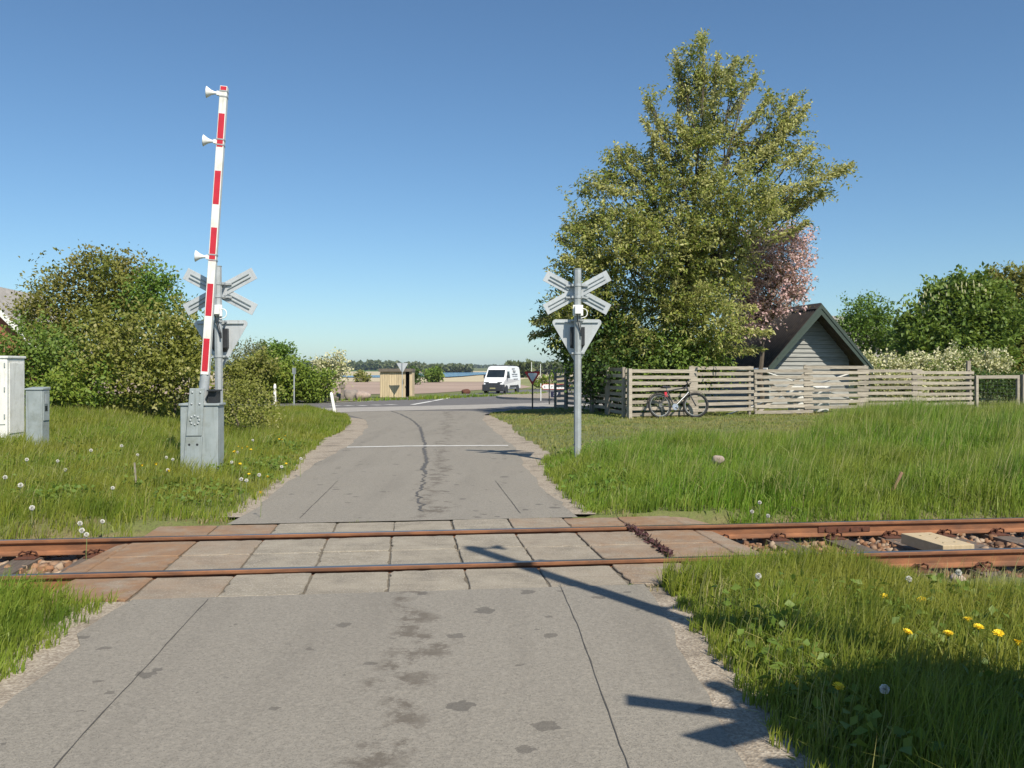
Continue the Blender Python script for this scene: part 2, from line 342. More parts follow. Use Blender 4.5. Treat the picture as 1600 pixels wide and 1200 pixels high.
def groundmat():
    m, t, p, new, lk = nodes('verge_soil_and_turf'); p.inputs['Roughness'].default_value = .95; v = coords(t, True)
    col = ramp(t, noise(t, .9, 6, .65, v), [(.3, (.11, .15, .036)), (.55, (.15, .165, .048)), (.75, (.20, .175, .08))])
    col = mixc(t, rampf(t, noise(t, 30, 4, .7, v), .5, .7), col, (.085, .085, .035))
    # bare rusty stony soil beside the rails, where dust from the track settles
    sp = new('ShaderNodeSeparateXYZ'); lk(v, sp.inputs[0])
    tt = mth(t, 'ABSOLUTE', mth(t, 'ADD', mth(t, 'MULTIPLY', sp.outputs[0], -UY), mth(t, 'MULTIPLY', mth(t, 'SUBTRACT', sp.outputs[1], TY0), UX)))
    stony = ramp(t, noise(t, 40, 4, .7, v), [(.35, (.15, .085, .05)), (.65, (.33, .24, .17))])
    col = mixc(t, rampf(t, mth(t, 'ADD', tt, mth(t, 'MULTIPLY', noise(t, 3, 4, .6, v), .6)), 1.85, 1.55), col, stony)
    lk(col, p.inputs['Base Color']); bump(t, p, noise(t, 22, 5, .7, v), .8, .04); return m
M['ground'] = groundmat()
def fieldmat(name, a, b, sx, scale):
    m, t, p, new, lk = nodes(name); p.inputs['Roughness'].default_value = .95; v = coords(t, True, sx)
    w = coords(t, True)
    col = ramp(t, noise(t, scale, 6, .65, v), [(.3, a), (.7, b)]); col = mixc(t, rampf(t, noise(t, .03, 4, .6, w), .45, .7), col, tuple(x * 1.18 for x in b))
    lk(col, p.inputs['Base Color']); return m
M['field'] = fieldmat('ploughed_brown_soil', (.30, .215, .165), (.36, .265, .205), (.3, 2, 1), .5)
M['sand'] = fieldmat('pale_dry_meadow', (.50, .42, .29), (.43, .36, .22), (.3, 1, 1), .05)
M['meadow'] = fieldmat('olive_meadow', (.17, .19, .06), (.23, .225, .085), (.5, 1, 1), .15)
M['crop'] = fieldmat('green_crop', (.10, .21, .055), (.13, .24, .07), (.3, 1, 1), .03)
def watermat():
    m, t, p, new, lk = nodes('lake_water'); p.inputs['Base Color'].default_value = (.03, .085, .15, 1); p.inputs['Roughness'].default_value = .16
    p.inputs['IOR'].default_value = 1.33; v = coords(t, True, (.25, 1, 1)); bump(t, p, noise(t, .8, 4, .6, v), .9, .5); return m
M['water'] = watermat()

# grass and leaves
M['grass_long'] = leafmat('long_grass', [(.145, .235, .020), (.22, .295, .030), (.31, .345, .046), (.18, .265, .026), (.43, .39, .14)], None, .42, .5, .55, (.28, .29, .045), (.095, .155, .016))
M['grass_lush'] = leafmat('lush_grass', [(.115, .245, .018), (.18, .325, .028), (.25, .365, .040), (.14, .28, .020), (.36, .38, .10)], None, .42, .5, .6, (.26, .315, .046), (.070, .150, .014))
M['grass_seed'] = leafmat('pale_seed_stalk', [(.36, .34, .13), (.30, .33, .10), (.44, .39, .20)], None, .35)
M['grass_short'] = leafmat('mown_grass', [(.15, .22, .034), (.20, .25, .045), (.27, .27, .08), (.16, .235, .034), (.36, .31, .15)], None, .3, .6, .5, (.30, .275, .10))
M['grass_dry'] = leafmat('dry_grass', [(.26, .21, .10), (.33, .27, .15), (.20, .19, .06)], None, .25, .6)

# ------------------------------------------------------------------ ground sheet
def axis(parts):
    out = []
    for a, b, st in parts: out += list(np.arange(a, b, st))
    return np.array(out + [parts[-1][1]])
gx = axis([(-6000, -600, 600), (-600, -100, 50), (-100, -24, 4), (-24, -8, .6), (-8, 9, .14), (9, 24, .6), (24, 100, 4), (100, 600, 50), (600, 6000, 600)])
gy = axis([(-60, -4, 4), (-4, 2, .5), (2, 20, .14), (20, 40, .4), (40, 100, 2), (100, 460, 10), (460, 1300, 30), (1300, 6000, 300)])
GX, GY = np.meshgrid(gx, gy)
ln = RNG.normal(0, 1, GX.shape) * .012 * ((np.abs(GX) < 24) & (GY < 40))
inroad = (GX > lsh(GY) - .05) & (GX < rsh(GY) + .05) & (GY < 35)
def inpoly(X, Y, poly):
    r = np.zeros(X.shape, bool); n = len(poly)
    for i in range(n):
        (x0, y0), (x1, y1) = poly[i], poly[(i + 1) % n]
        c = ((y0 > Y) != (y1 > Y)); r ^= c & (X < (x1 - x0) * (Y - y0) / (y1 - y0 + 1e-12) + x0)
    return r
MAINPX = [(150, 629), (470, 629.5), (520, 629.3), (570, 627), (600, 624.5), (640, 621), (700, 617), (755, 613.5), (800, 610), (870, 606.5), (980, 603), (980, 640), (870, 637.5), (800, 641), (757, 648), (755, 652), (570, 655), (545, 652), (500, 649), (150, 650)]
onmain = inpoly(GX, GY, [gp(*p) for p in MAINPX])
GZ = zg(GX, GY) + np.where(inroad, -.035, ln) - np.where(onmain, .07, 0)
nx = len(gx); ii, jj = np.meshgrid(np.arange(nx - 1), np.arange(len(gy) - 1))
q = (jj * nx + ii).ravel(); quads = np.stack([q, q + 1, q + nx + 1, q + nx], 1)
o = bpy.data.objects.new('ground', np_mesh('ground', np.stack([GX, GY, GZ], -1).reshape(-1, 3), quads, 4, M['ground'], True)); link(o)
setp(o, 'grassy soil of the verges and land out to the horizon', 'ground', kind='structure')

def strip(name, A, B, zoff, mat, parent=None, kind='structure', cross=1, zf=None):   # sheet lofted between two lists of ground points
    V = []; n = len(A)
    for (ax, ay), (bx, by) in zip(A, B):
        for k in range(cross + 1):
            f = k / cross; x, y = ax + (bx - ax) * f, ay + (by - ay) * f
            V.append((x, y, (zf(x, y) if zf else 0.0) + zoff))
    Q = [(i * (cross + 1) + k, i * (cross + 1) + k + 1, (i + 1) * (cross + 1) + k + 1, (i + 1) * (cross + 1) + k) for i in range(n - 1) for k in range(cross)]
    o = bpy.data.objects.new(name, np_mesh(name, V, Q, 4, mat)); link(o, parent)
    if parent is None and kind: o['kind'] = kind
    return o
def basez(x, y): return float(np.interp(y, [a for a, b in BZ], [b for a, b in BZ]))
def sheet(name, poly, zoff, mat, parent=None, kind='structure', sub=None):            # polygon sheet following the base slope
    import bmesh
    bm = bmesh.new(); f = bm.faces.new([bm.verts.new((x, y, 0)) for x, y in poly])
    bmesh.ops.triangulate(bm, faces=[f])
    ys = sorted({b for b in [36, 50, 66, 84, 120, 160, 200, 300, 390, 430, 600, 800, 1000, 1150, 1250, 1600, 2000, 2600, 3200]})
    for yy in ys:
        bmesh.ops.bisect_plane(bm, geom=bm.verts[:] + bm.edges[:] + bm.faces[:], plane_co=(0, yy, 0), plane_no=(0, 1, 0))
    for v in bm.verts: v.co.z = basez(v.co.x, v.co.y) + zoff
    bmesh.ops.recalc_face_normals(bm, faces=bm.faces)
    for fc in bm.faces:
        if fc.normal.z < 0: fc.normal_flip()
    me = bpy.data.meshes.new(name); bm.to_mesh(me); bm.free(); me.materials.append(mat)
    o = bpy.data.objects.new(name, me); link(o, parent)
    if parent is None: o['kind'] = kind
    return o

DECK = 1.51                                   # half width of the crossing deck across the track
def edge_y(sign, X): return TY0 + (X * UY + sign * (DECK + .012)) / UX   # road edge on the deck side
def wob(y, s): return .035 * math.sin(y * 2.3 + s) + .025 * math.sin(y * 5.1 + 2 * s) + .012 * math.sin(y * 11.7 + 3 * s)
# near road: from behind the camera up to the deck
Ys = np.arange(-5.8, 5.3, .2)
LA = [(float(ledge(y)) + wob(y, 1) * .5, y) for y in Ys]; RB = [(float(redge(y)) + wob(y, 2) * .5, y) for y in Ys]
for f in np.linspace(0, 1, 8)[1:]:
    xl, xr = float(ledge(6.3)), float(redge(6.8)); yl, yr = edge_y(-1, xl), edge_y(-1, xr)
    LA.append((xl + wob(f, 1) * .3, 5.3 + (yl - 5.3) * f)); RB.append((xr + wob(f, 2) * .3, 5.3 + (yr - 5.3) * f))
road = strip('road', LA, RB, .006, M['asphalt'], cross=6); setp(road, 'worn grey asphalt lane running up to the crossing from the near side', 'road')
LA, RB = [], []
for f in np.linspace(0, 1, 8):
    xl, xr = float(ledge(9.5)), float(redge(10)); yl, yr = edge_y(1, xl), edge_y(1, xr); LA.append((xl, yl + (10.6 - yl) * f)); RB.append((xr - .12 * f, yr + (10.6 - yr) * f))
for y in np.arange(10.8, 35.4, .3): LA.append((float(ledge(y)) + wob(y, 1) * .6, y)); RB.append((float(redge(y)) + wob(y, 2) * .6, y))
road2 = strip('road', LA, RB, .006, M['asphalt'], cross=6, zf=basez); setp(road2, 'grey asphalt lane beyond the rails, sloping away to the junction', 'road')

# gravel shoulders
def shoulder(y0, y1, outer, inner, s, label):
    ys = np.arange(y0, y1, .2)
    a = [(float(inner(y)) + (.06 if s > 0 else -.06) * -1, y) for y in ys]; b = [(float(outer(y)) + wob(y * 1.3, 5 * s) * .9 + (.10 if s > 0 else -.10), y) for y in ys]
    if s > 0: a, b = a, b
    o = strip('gravel_shoulder', a if s > 0 else b, b if s > 0 else a, .001, M['gravel'], cross=3, zf=lambda x, y: basez(x, y)); setp(o, label, 'gravel shoulder')
shoulder(-4, 6.35, lsh, ledge, -1, 'pale gravel strip along the near lane, opposite the dandelions')
shoulder(-4, 6.75, rsh, redge, 1, 'pale gravel strip along the near lane, on the dandelion side')
shoulder(9.75, 31.5, lsh, ledge, -1, 'pale gravel strip along the far lane, on the barrier side')
shoulder(9.95, 31.5, rsh, redge, 1, 'pale gravel strip along the far lane, on the bicycle side')

# cracks, seams and paint of the lane
def ribbon(name, pts, w, z, mat, parent, jit=0.0, n=None):
    pts = [Vector((x, y, 0)) for x, y in pts]; P = []
    for i in range(len(pts) - 1):
        k = max(2, int((pts[i + 1] - pts[i]).length / .12))
        for j in range(k): P.append(pts[i].lerp(pts[i + 1], j / k))
    P.append(pts[-1]); A, B = [], []
    for i, p in enumerate(P):
        d = (P[min(i + 1, len(P) - 1)] - P[max(i - 1, 0)]).normalized(); nn = Vector((-d.y, d.x, 0))
        c = p + nn * random.uniform(-jit, jit); ww = w * random.uniform(.6, 1.4) if jit else w
        A.append(((c + nn * ww / 2).x, (c + nn * ww / 2).y)); B.append(((c - nn * ww / 2).x, (c - nn * ww / 2).y))
    return strip(name, B, A, z, mat, parent, zf=basez)
G = gp
ribbon('crack', [G(*p) for p in [(606, 641), (625, 647), (645, 657), (656, 668), (660, 680), (664, 694), (663, 706), (668, 720), (662, 733), (667, 742)]], .055, .010, M['tar'], road2, .03)
ribbon('crack', [G(*p) for p in [(664, 742), (659, 760), (655, 778), (662, 800)]], .03, .010, M['tar'], road2, .05)
ribbon('seam', [G(528, 752), G(468, 811)], .008, .010, M['seam'], road2, .003)
ribbon('seam', [G(774, 752), G(813, 803)], .008, .010, M['seam'], road2, .003)
ribbon('seam', [G(325, 938), G(250, 1020), G(130, 1150), G(60, 1230)], .0055, .010, M['seam'], road, .003)
ribbon('seam', [G(874, 914), G(905, 985), G(940, 1085), G(992, 1230)], .0055, .010, M['seam'], road, .003)
ribbon('stop_line', [G(542, 699.5), G(640, 697.6), G(794, 696.8)], .16, .012, M['white_line'], road2)

# junction, main road, cycle path, island
main = sheet('junction_road', [G(*p) for p in MAINPX], .003, M['asphalt_far'])
setp(main, 'dark asphalt main road curving past the wooden hut and the van', 'road')
# hidden overlap with the lane is kept apart by 3 mm in height
cyc = sheet('cycle_path', [G(*p) for p in [(150, 655), (470, 647.5), (560, 643.5), (700, 640.3), (860, 636), (980, 632.5), (980, 626.5), (860, 629.5), (700, 633.8), (560, 636.8), (470, 639), (150, 645)]], .013, M['cycle'])
setp(cyc, 'pale strip of path crossing in front of the main road', 'path')
for a, b in [((518, 634.6), (531, 634.3)), ((539, 634.4), (550, 634.2)), ((561, 634), (572, 633.7)), ((583, 633.4), (594, 633)), ((605, 632.7), (616, 632.3))]:
    ribbon('give_way_dash', [G(*a), G(*b)], .55, .012, M['white_line'], main)
ribbon('centre_dash', [G(644, 632.6), G(660, 629.8), G(675, 627)], .26, .012, M['white_line'], main)
ribbon('centre_dash', [G(678, 626.5), G(692, 623.6), G(708, 621)], .26, .012, M['white_line'], main)
ribbon('edge_line', [G(150, 629.6), G(470, 630), G(520, 629.9), G(570, 627.6), G(600, 625.1), G(640, 621.7), G(690, 618.2)], .10, .012, M['white_line'], main)
def raised(name, px, h, mat, label, cat, kz=0):
    P = [G(*p) for p in px]; b = MB(); n = len(P)
    b.add([(x, y, basez(x, y) - .05) for x, y in P] + [(x, y, basez(x, y) + h) for x, y in P], [tuple(range(n, 2 * n))] + [(i, (i + 1) % n, n + (i + 1) % n, n + i) for i in range(n)])
    o = b.build(name, mat); setp(o, label, cat, kind='structure'); return o
isl_px = [(777, 621.3), (781, 622.6), (790, 623.6), (810, 624.5), (840, 625.4), (870, 626.3), (960, 627.3), (960, 612.5), (870, 614.8), (840, 615.2), (815, 616), (795, 617.6), (782, 619.6)]
isl = raised('traffic_island', isl_px, .12, M['gravel'], 'pale gravel island with a kerb beside the main road', 'island')
P = [G(*p) for p in isl_px[:8]]; A = [(x, y) for x, y in P]
kb = MB()
for (x0, y0), (x1, y1) in zip(P[:-1], P[1:]): kb.bar((x0, y0, basez(x0, y0) + .055), (x1, y1, basez(x1, y1) + .055), .16, .16)
kb.build('kerb', M['kerb'], isl)
pv = sheet('pavement', [G(*p) for p in [(150, 622), (430, 623), (470, 625), (500, 626.6), (545, 626.6), (572, 626.4), (520, 629), (470, 629.2), (150, 628.6)]], .03, M['gravel']); setp(pv, 'pale paved strip between the main road and the hedge', 'pavement')

# fields, shore, lake and far land
fld = sheet('ploughed_field', [G(x, y) for x, y in [(-300, 614), (460, 617), (640, 616.2), (700, 613), (756, 609), (815, 607.5), (830, 604.5), (812, 601)]] + [(-3, 150), (-6, 200), (-40, 203), (-75, 198), (-160, 195)], .03, M['field']); setp(fld, 'bare brown ploughed field between the road and the lake', 'field')
fld2 = sheet('ploughed_field', [(6, 215), (30, 200), (60, 205), (60, 320), (8, 330)], .05, M['field']); setp(fld2, 'narrow strip of brown field far behind the give way sign', 'field')
mea = sheet('meadow', [(-6, 199), (-3, 151), (1.0, 112), (9, 90), (60, 86), (140, 120), (140, 420), (12, 395), (-4, 330), (-8, 260)], .02, M['meadow']); setp(mea, 'olive green meadow strip behind the van', 'meadow')
shore = sheet('shore', [(-520, 250), (-160, 201), (-75, 200), (-40, 206), (-7, 202), (2, 260), (5, 330), (40, 420), (300, 600), (500, 1400), (-900, 1400), (-900, 600)], .05, M['sand']); setp(shore, 'pale dry sandy shore around the lake', 'shore')
LZ = -2.22
def lk_pt(px, yo): d = (CH - LZ) * F / yo; return ((px - 800) / F * d, d)
lpoly = [lk_pt(*p) for p in [(380, 11), (480, 12.2), (560, 13), (592, 13.2), (630, 13.2), (663, 12.6), (700, 12.2), (722, 11.0), (748, 8.6), (775, 7.6), (800, 6.2), (800, 5.0), (740, 4.6), (700, 5.2), (660, 6.3), (625, 7.6), (600, 9.2), (560, 10.2), (470, 10.0), (380, 9.2)]]
b = MB(); b.add([(x, y, LZ + .12) for x, y in lpoly], [tuple(range(len(lpoly)))]); lake = b.build('lake', M['water']); setp(lake, 'still blue lake behind the ploughed field', 'lake', kind='structure')
lz2 = [lk_pt(*p) for p in [(700, 3.9), (760, 3.9), (840, 3.6), (840, 3.1), (700, 3.2)]]
b = MB(); b.add([(x, y, LZ + .12) for x, y in lz2], [tuple(range(len(lz2)))]); o = b.build('lake', M['water']); setp(o, 'thin far arm of the lake below the distant hills', 'lake', kind='structure')
cr = sheet('crop_field', [(-420, 1255), (-150, 1255), (-120, 1700), (-500, 2000), (-900, 2000)], .3, M['crop']); setp(cr, 'bright green crop field on the far shore left of the hut', 'field')
cr2 = sheet('crop_field', [(60, 1300), (300, 1300), (400, 2000), (80, 2000)], .3, M['crop']); setp(cr2, 'green crop field on the hillside above the give way sign', 'field')

# ------------------------------------------------------------------ railway
trk = thing('railway_track', 'single rusty railway track crossing the lane on timber sleepers', 'railway track', (0, TY0, -.2), math.atan(TA))
ZT = .2                                    # local z of the road level inside the track's frame
prof = [(-.062, 0), (-.062, .010), (-.020, .022), (-.0075, .034), (-.0075, .095), (-.030, .107), (-.034, .114), (-.034, .133), (-.028, .139), (.028, .139), (.034, .133), (.034, .114), (.030, .107), (.0075, .095), (.0075, .034), (.020, .022), (.062, .010), (.062, 0)]
GA = .7525                                 # rail centre from track centre
for sg in (-1, 1):
    b = MB(); n = len(prof); xs = list(np.arange(-18, 18.01, 1.5)); zr = ZT - .139 + .032
    V = [(x, sg * GA + p[0] + .004 * math.sin(x * .7 + sg), zr + p[1]) for x in xs for p in prof]
    for i in range(len(xs) - 1):
        for k in range(n):
            b.cur = 1 if k == 8 else 0
            b.f.append([i * n + k, (i + 1) * n + k, (i + 1) * n + (k + 1) % n, i * n + (k + 1) % n]); b.m.append(b.cur); b.sm.append(False)
    b.v = V; b.f.append(list(range(n))); b.m.append(0); b.sm.append(False)
    r = b.build('rail', [M['rust'], M['railtop']], trk)
    # fishplate at the rail joint
    for jx in ((3.55,) if sg > 0 else (-6.2,)):
        for side in (-1, 1):
            fp = MB(); fp.box(jx - .28, jx + .28, sg * GA + side * .012 - .009, sg * GA + side * .012 + .009, zr + .035, zr + .098)
            for kx in (-.2, -.07, .07, .2): fp.tube((jx + kx, sg * GA + side * .02, zr + .066), (jx + kx, sg * GA + side * .038, zr + .066), .013, n=6)
            fp.build('fishplate', M['rustdark'], r)
slm = MB(); slm.box(-.115, .115, -1.25, 1.25, -.15, 0); slm = slm.mesh('sleeper', M['sleeper'])
clip = MB()
for sgn in (-1, 1):
    clip.box(-.05, .05, sgn * .068 - .012, sgn * .068 + .012, 0, .022)
    pts = [(-.075, sgn * .085, .0), (-.075, sgn * .10, .035), (-.045, sgn * .10, .058), (-.02, sgn * .075, .04), (-.005, sgn * .055, .03), (.015, sgn * .07, .04), (.035, sgn * .10, .06), (.07, sgn * .10, .05), (.08, sgn * .085, .015)]
    clip.path(pts, .009, 5); clip.tube((0, sgn * .085, 0), (0, sgn * .085, .055), .011, n=6); clip.tube((0, sgn * .085, .04), (0, sgn * .085, .055), .02, n=6)
clip.box(-.09, .09, -.17, .17, -.004, .006); clip = clip.mesh('rail_clip', M['rustdark'])
zs = ZT - .139 + .032 - .006
for k in range(-26, 27):
    s = -.19 + .6 * k
    if -3.45 < s < 1.85 or abs(s) > 15: continue
    sl_ = inst(slm, 'sleeper', trk, (s, random.uniform(-.03, .03), zs - .012), (0, 0, random.uniform(-.012, .012)))
    for sg in (-1, 1): inst(clip, 'rail_clip', sl_, (0, sg * GA - sl_.location.y, .008))
# pale timber block between the rails
b = MB(); b.box(-.16, .16, -.31, .31, 0, .10)
for x, y in ((-.07, -.2), (.06, -.18), (-.05, .16), (.08, .2), (0, 0), (.05, .05)): b.tube((x, y, .10), (x, y, .106), .014, n=6)
o = b.build('timber_block', M['slab'], None, .006); x, y = track(3.98, -.20); o.location = (x, y, -.075); o.rotation_euler = (0, 0, math.atan(TA) + .06)
setp(o, 'pale new timber block lying across the ballast between the rusty rails', 'timber block')
# ballast stones
def stones(n, fx, zf, smin, smax):
    cube = np.array([(x, y, z) for x in (-1, 1) for y in (-1, 1) for z in (-1, 1)], float)
    fq = np.array([(0, 1, 3, 2), (4, 6, 7, 5), (0, 4, 5, 1), (2, 3, 7, 6), (0, 2, 6, 4), (1, 5, 7, 3)])
    V = cube[None] * (1 + RNG.uniform(-.45, .25, (n, 8, 3)))
    ang = RNG.uniform(0, 6.28, (n, 3)); 
    ca, sa = np.cos(ang), np.sin(ang)
    def rot(V, i, j, c, s): a, b_ = V[..., i].copy(), V[..., j].copy(); V[..., i] = a * c[:, None] - b_ * s[:, None]; V[..., j] = a * s[:, None] + b_ * c[:, None]
    rot(V, 0, 1, ca[:, 0], sa[:, 0]); rot(V, 1, 2, ca[:, 1], sa[:, 1]); rot(V, 0, 2, ca[:, 2], sa[:, 2])
    V *= RNG.uniform(smin, smax, (n, 1, 1)); P = fx(n); V += P[:, None, :]
    Fq = fq[None] + (np.arange(n) * 8)[:, None, None]
    return V.reshape(-1, 3), Fq.reshape(-1, 4)
def bal_pos(n):
    s = np.where(RNG.random(n) < .62, RNG.uniform(1.75, 8.5, n), RNG.uniform(-8, -3.2, n)); t = RNG.uniform(-1.70, 1.35, n)
    z = ZT - .205 + RNG.uniform(0, .055, n) - .0 * s; z = z + .13 * sm(1.15, 1.8, np.abs(t)); z = z + np.where(np.abs(np.abs(t) - GA) < .13, -.05, 0)
    return np.stack([s, t, z], 1)
V, Q = stones(9500, bal_pos, None, .017, .036)
o = bpy.data.objects.new('ballast', np_mesh('ballast', V, Q, 4, M['ballast'])); link(o, trk); o['kind'] = 'stuff'; o['label'] = 'rust-stained crushed stone between the sleepers'
# ballast bed under the stones
b = MB(); b.box(-18, 18, -1.42, 1.42, ZT - .30, ZT - .208); b.build('ballast_bed', M['ballast'], trk)

# crossing deck of concrete panels
deck = thing('crossing_deck', 'concrete panel deck of the level crossing, rust-stained at both ends', 'crossing deck', (0, TY0, -.2), math.atan(TA))
def panel_mesh(y0, y1, key, seed=0):
    r = random.Random(seed); pts = []                       # worn outline: every edge nibbled by a few millimetres
    for (ax, ay), (bx, by) in (((.004, y0), (.596, y0)), ((.596, y0), (.596, y1)), ((.596, y1), (.004, y1)), ((.004, y1), (.004, y0))):
        cx, cy = .3, (y0 + y1) / 2
        for k in range(9):
            f = k / 9; x, y = ax + (bx - ax) * f, ay + (by - ay) * f; e = r.uniform(0, .008) + (.02 if r.random() < .08 else 0) + (.012 if k == 0 else 0)
            nx_, ny_ = (0, 1 if cy > ay else -1) if ay == by else ((1 if cx > ax else -1), 0)
            pts.append((x + nx_ * e, y + ny_ * e))
    b = MB(); b.prism(pts, ZT - .16, ZT + .002); return b.mesh('panel_' + key, M['conc'])
rows = [([panel_mesh(-GA + .095, -.003, 'inner', q) for q in range(5)], -1), ([panel_mesh(.003, GA - .105, 'inner', 10 + q) for q in range(5)], 1), ([panel_mesh(GA + .045, DECK, 'outer', 20 + q) for q in range(5)], 2), ([panel_mesh(-DECK, -GA - .075, 'outer', 30 + q) for q in range(5)], -2)]
b = MB(); b.box(-3.48, 1.90, -DECK + .01, -GA - .085, ZT - .15, ZT - .014); b.box(-3.48, 1.90, -GA + .105, GA - .115, ZT - .15, ZT - .016); b.box(-3.48, 1.90, GA + .055, DECK + .06, ZT - .15, ZT - .014); b.box(-3.2, 1.3, -DECK - .06, -DECK + .009, ZT - .15, ZT - .014); b.build('joint_fill', pmat('packed_joint_dirt', (.17, .145, .11), (.10, .085, .065), 20, .95, 0, .4, 60, world=True), deck)
end = MB(); arc = [(.008, -.33)] + [(.35 + .24 * math.sin(a), -.33 + .33 * 0 + (1 - math.cos(a)) * .10) for a in np.linspace(.2, 1.57, 5)]
for k in range(-5, 4):
    s0 = -.49 + .6 * k
    for mes, row in rows:
        nm, me = 'panel', mes[(k * 7 + row * 3) % 5]
        off = 0.0 if abs(row) == 1 else (.0 if row == -2 else .02)
        if row == -2 and k == 3: continue
        p = inst(me, nm, deck, (s0 + off, 0, random.uniform(-.006, .004)), (random.uniform(-.004, .004), random.uniform(-.006, .006), random.uniform(-.004, .004)))
        rust = {-5: .85, -4: .30 if row != 2 else .7, 3: .70, 2: .42, 1: .10}.get(k, 0.02)
        if row == 2 and k >= 1: rust = max(rust, .8 if k > 1 else .3)
        p.color = (rust, 0, 0, 1)
        bv = p.modifiers.new('bevel', 'BEVEL'); bv.width = .006; bv.segments = 1; bv.limit_method = 'ANGLE'; bv.angle_limit = math.radians(60)
# sloped sheet-metal end ramps
for row in (0, 2):
    y0, y1 = ((-GA + .085, GA - .085) if row == 0 else (GA + .045, DECK))
    b = MB(); b.add([(1.915, y0, ZT - .16), (2.42 if row == 0 else 2.45, y0, ZT - .16), (2.42, y1, ZT - .16), (1.915, y1, ZT - .16), (1.915, y0, ZT), (2.18 if row == 0 else 2.3, y0, ZT - .015), (2.10, y1, ZT - .015), (1.915, y1, ZT)], [(0, 3, 2, 1), (4, 5, 6, 7), (0, 1, 5, 4), (1, 2, 6, 5), (2, 3, 7, 6), (3, 0, 4, 7)])
    p = b.build('end_ramp', M['conc'], deck, .03, seg=3); p.color = (.6, 0, 0, 1)
b = MB(); b.add([(-3.50, -GA + .085, ZT - .16), (-3.50, GA - .085, ZT - .16), (-3.85, GA - .085, ZT - .16), (-3.95, -GA + .085, ZT - .16), (-3.50, -GA + .085, ZT), (-3.50, GA - .085, ZT), (-3.60, GA - .085, ZT - .02), (-3.72, -GA + .085, ZT - .02)], [(0, 1, 2, 3), (4, 7, 6, 5), (0, 4, 5, 1), (1, 5, 6, 2), (2, 6, 7, 3), (3, 7, 4, 0)])
p = b.build('end_ramp', M['conc'], deck, .03, seg=3); p.color = (1, 0, 0, 1)

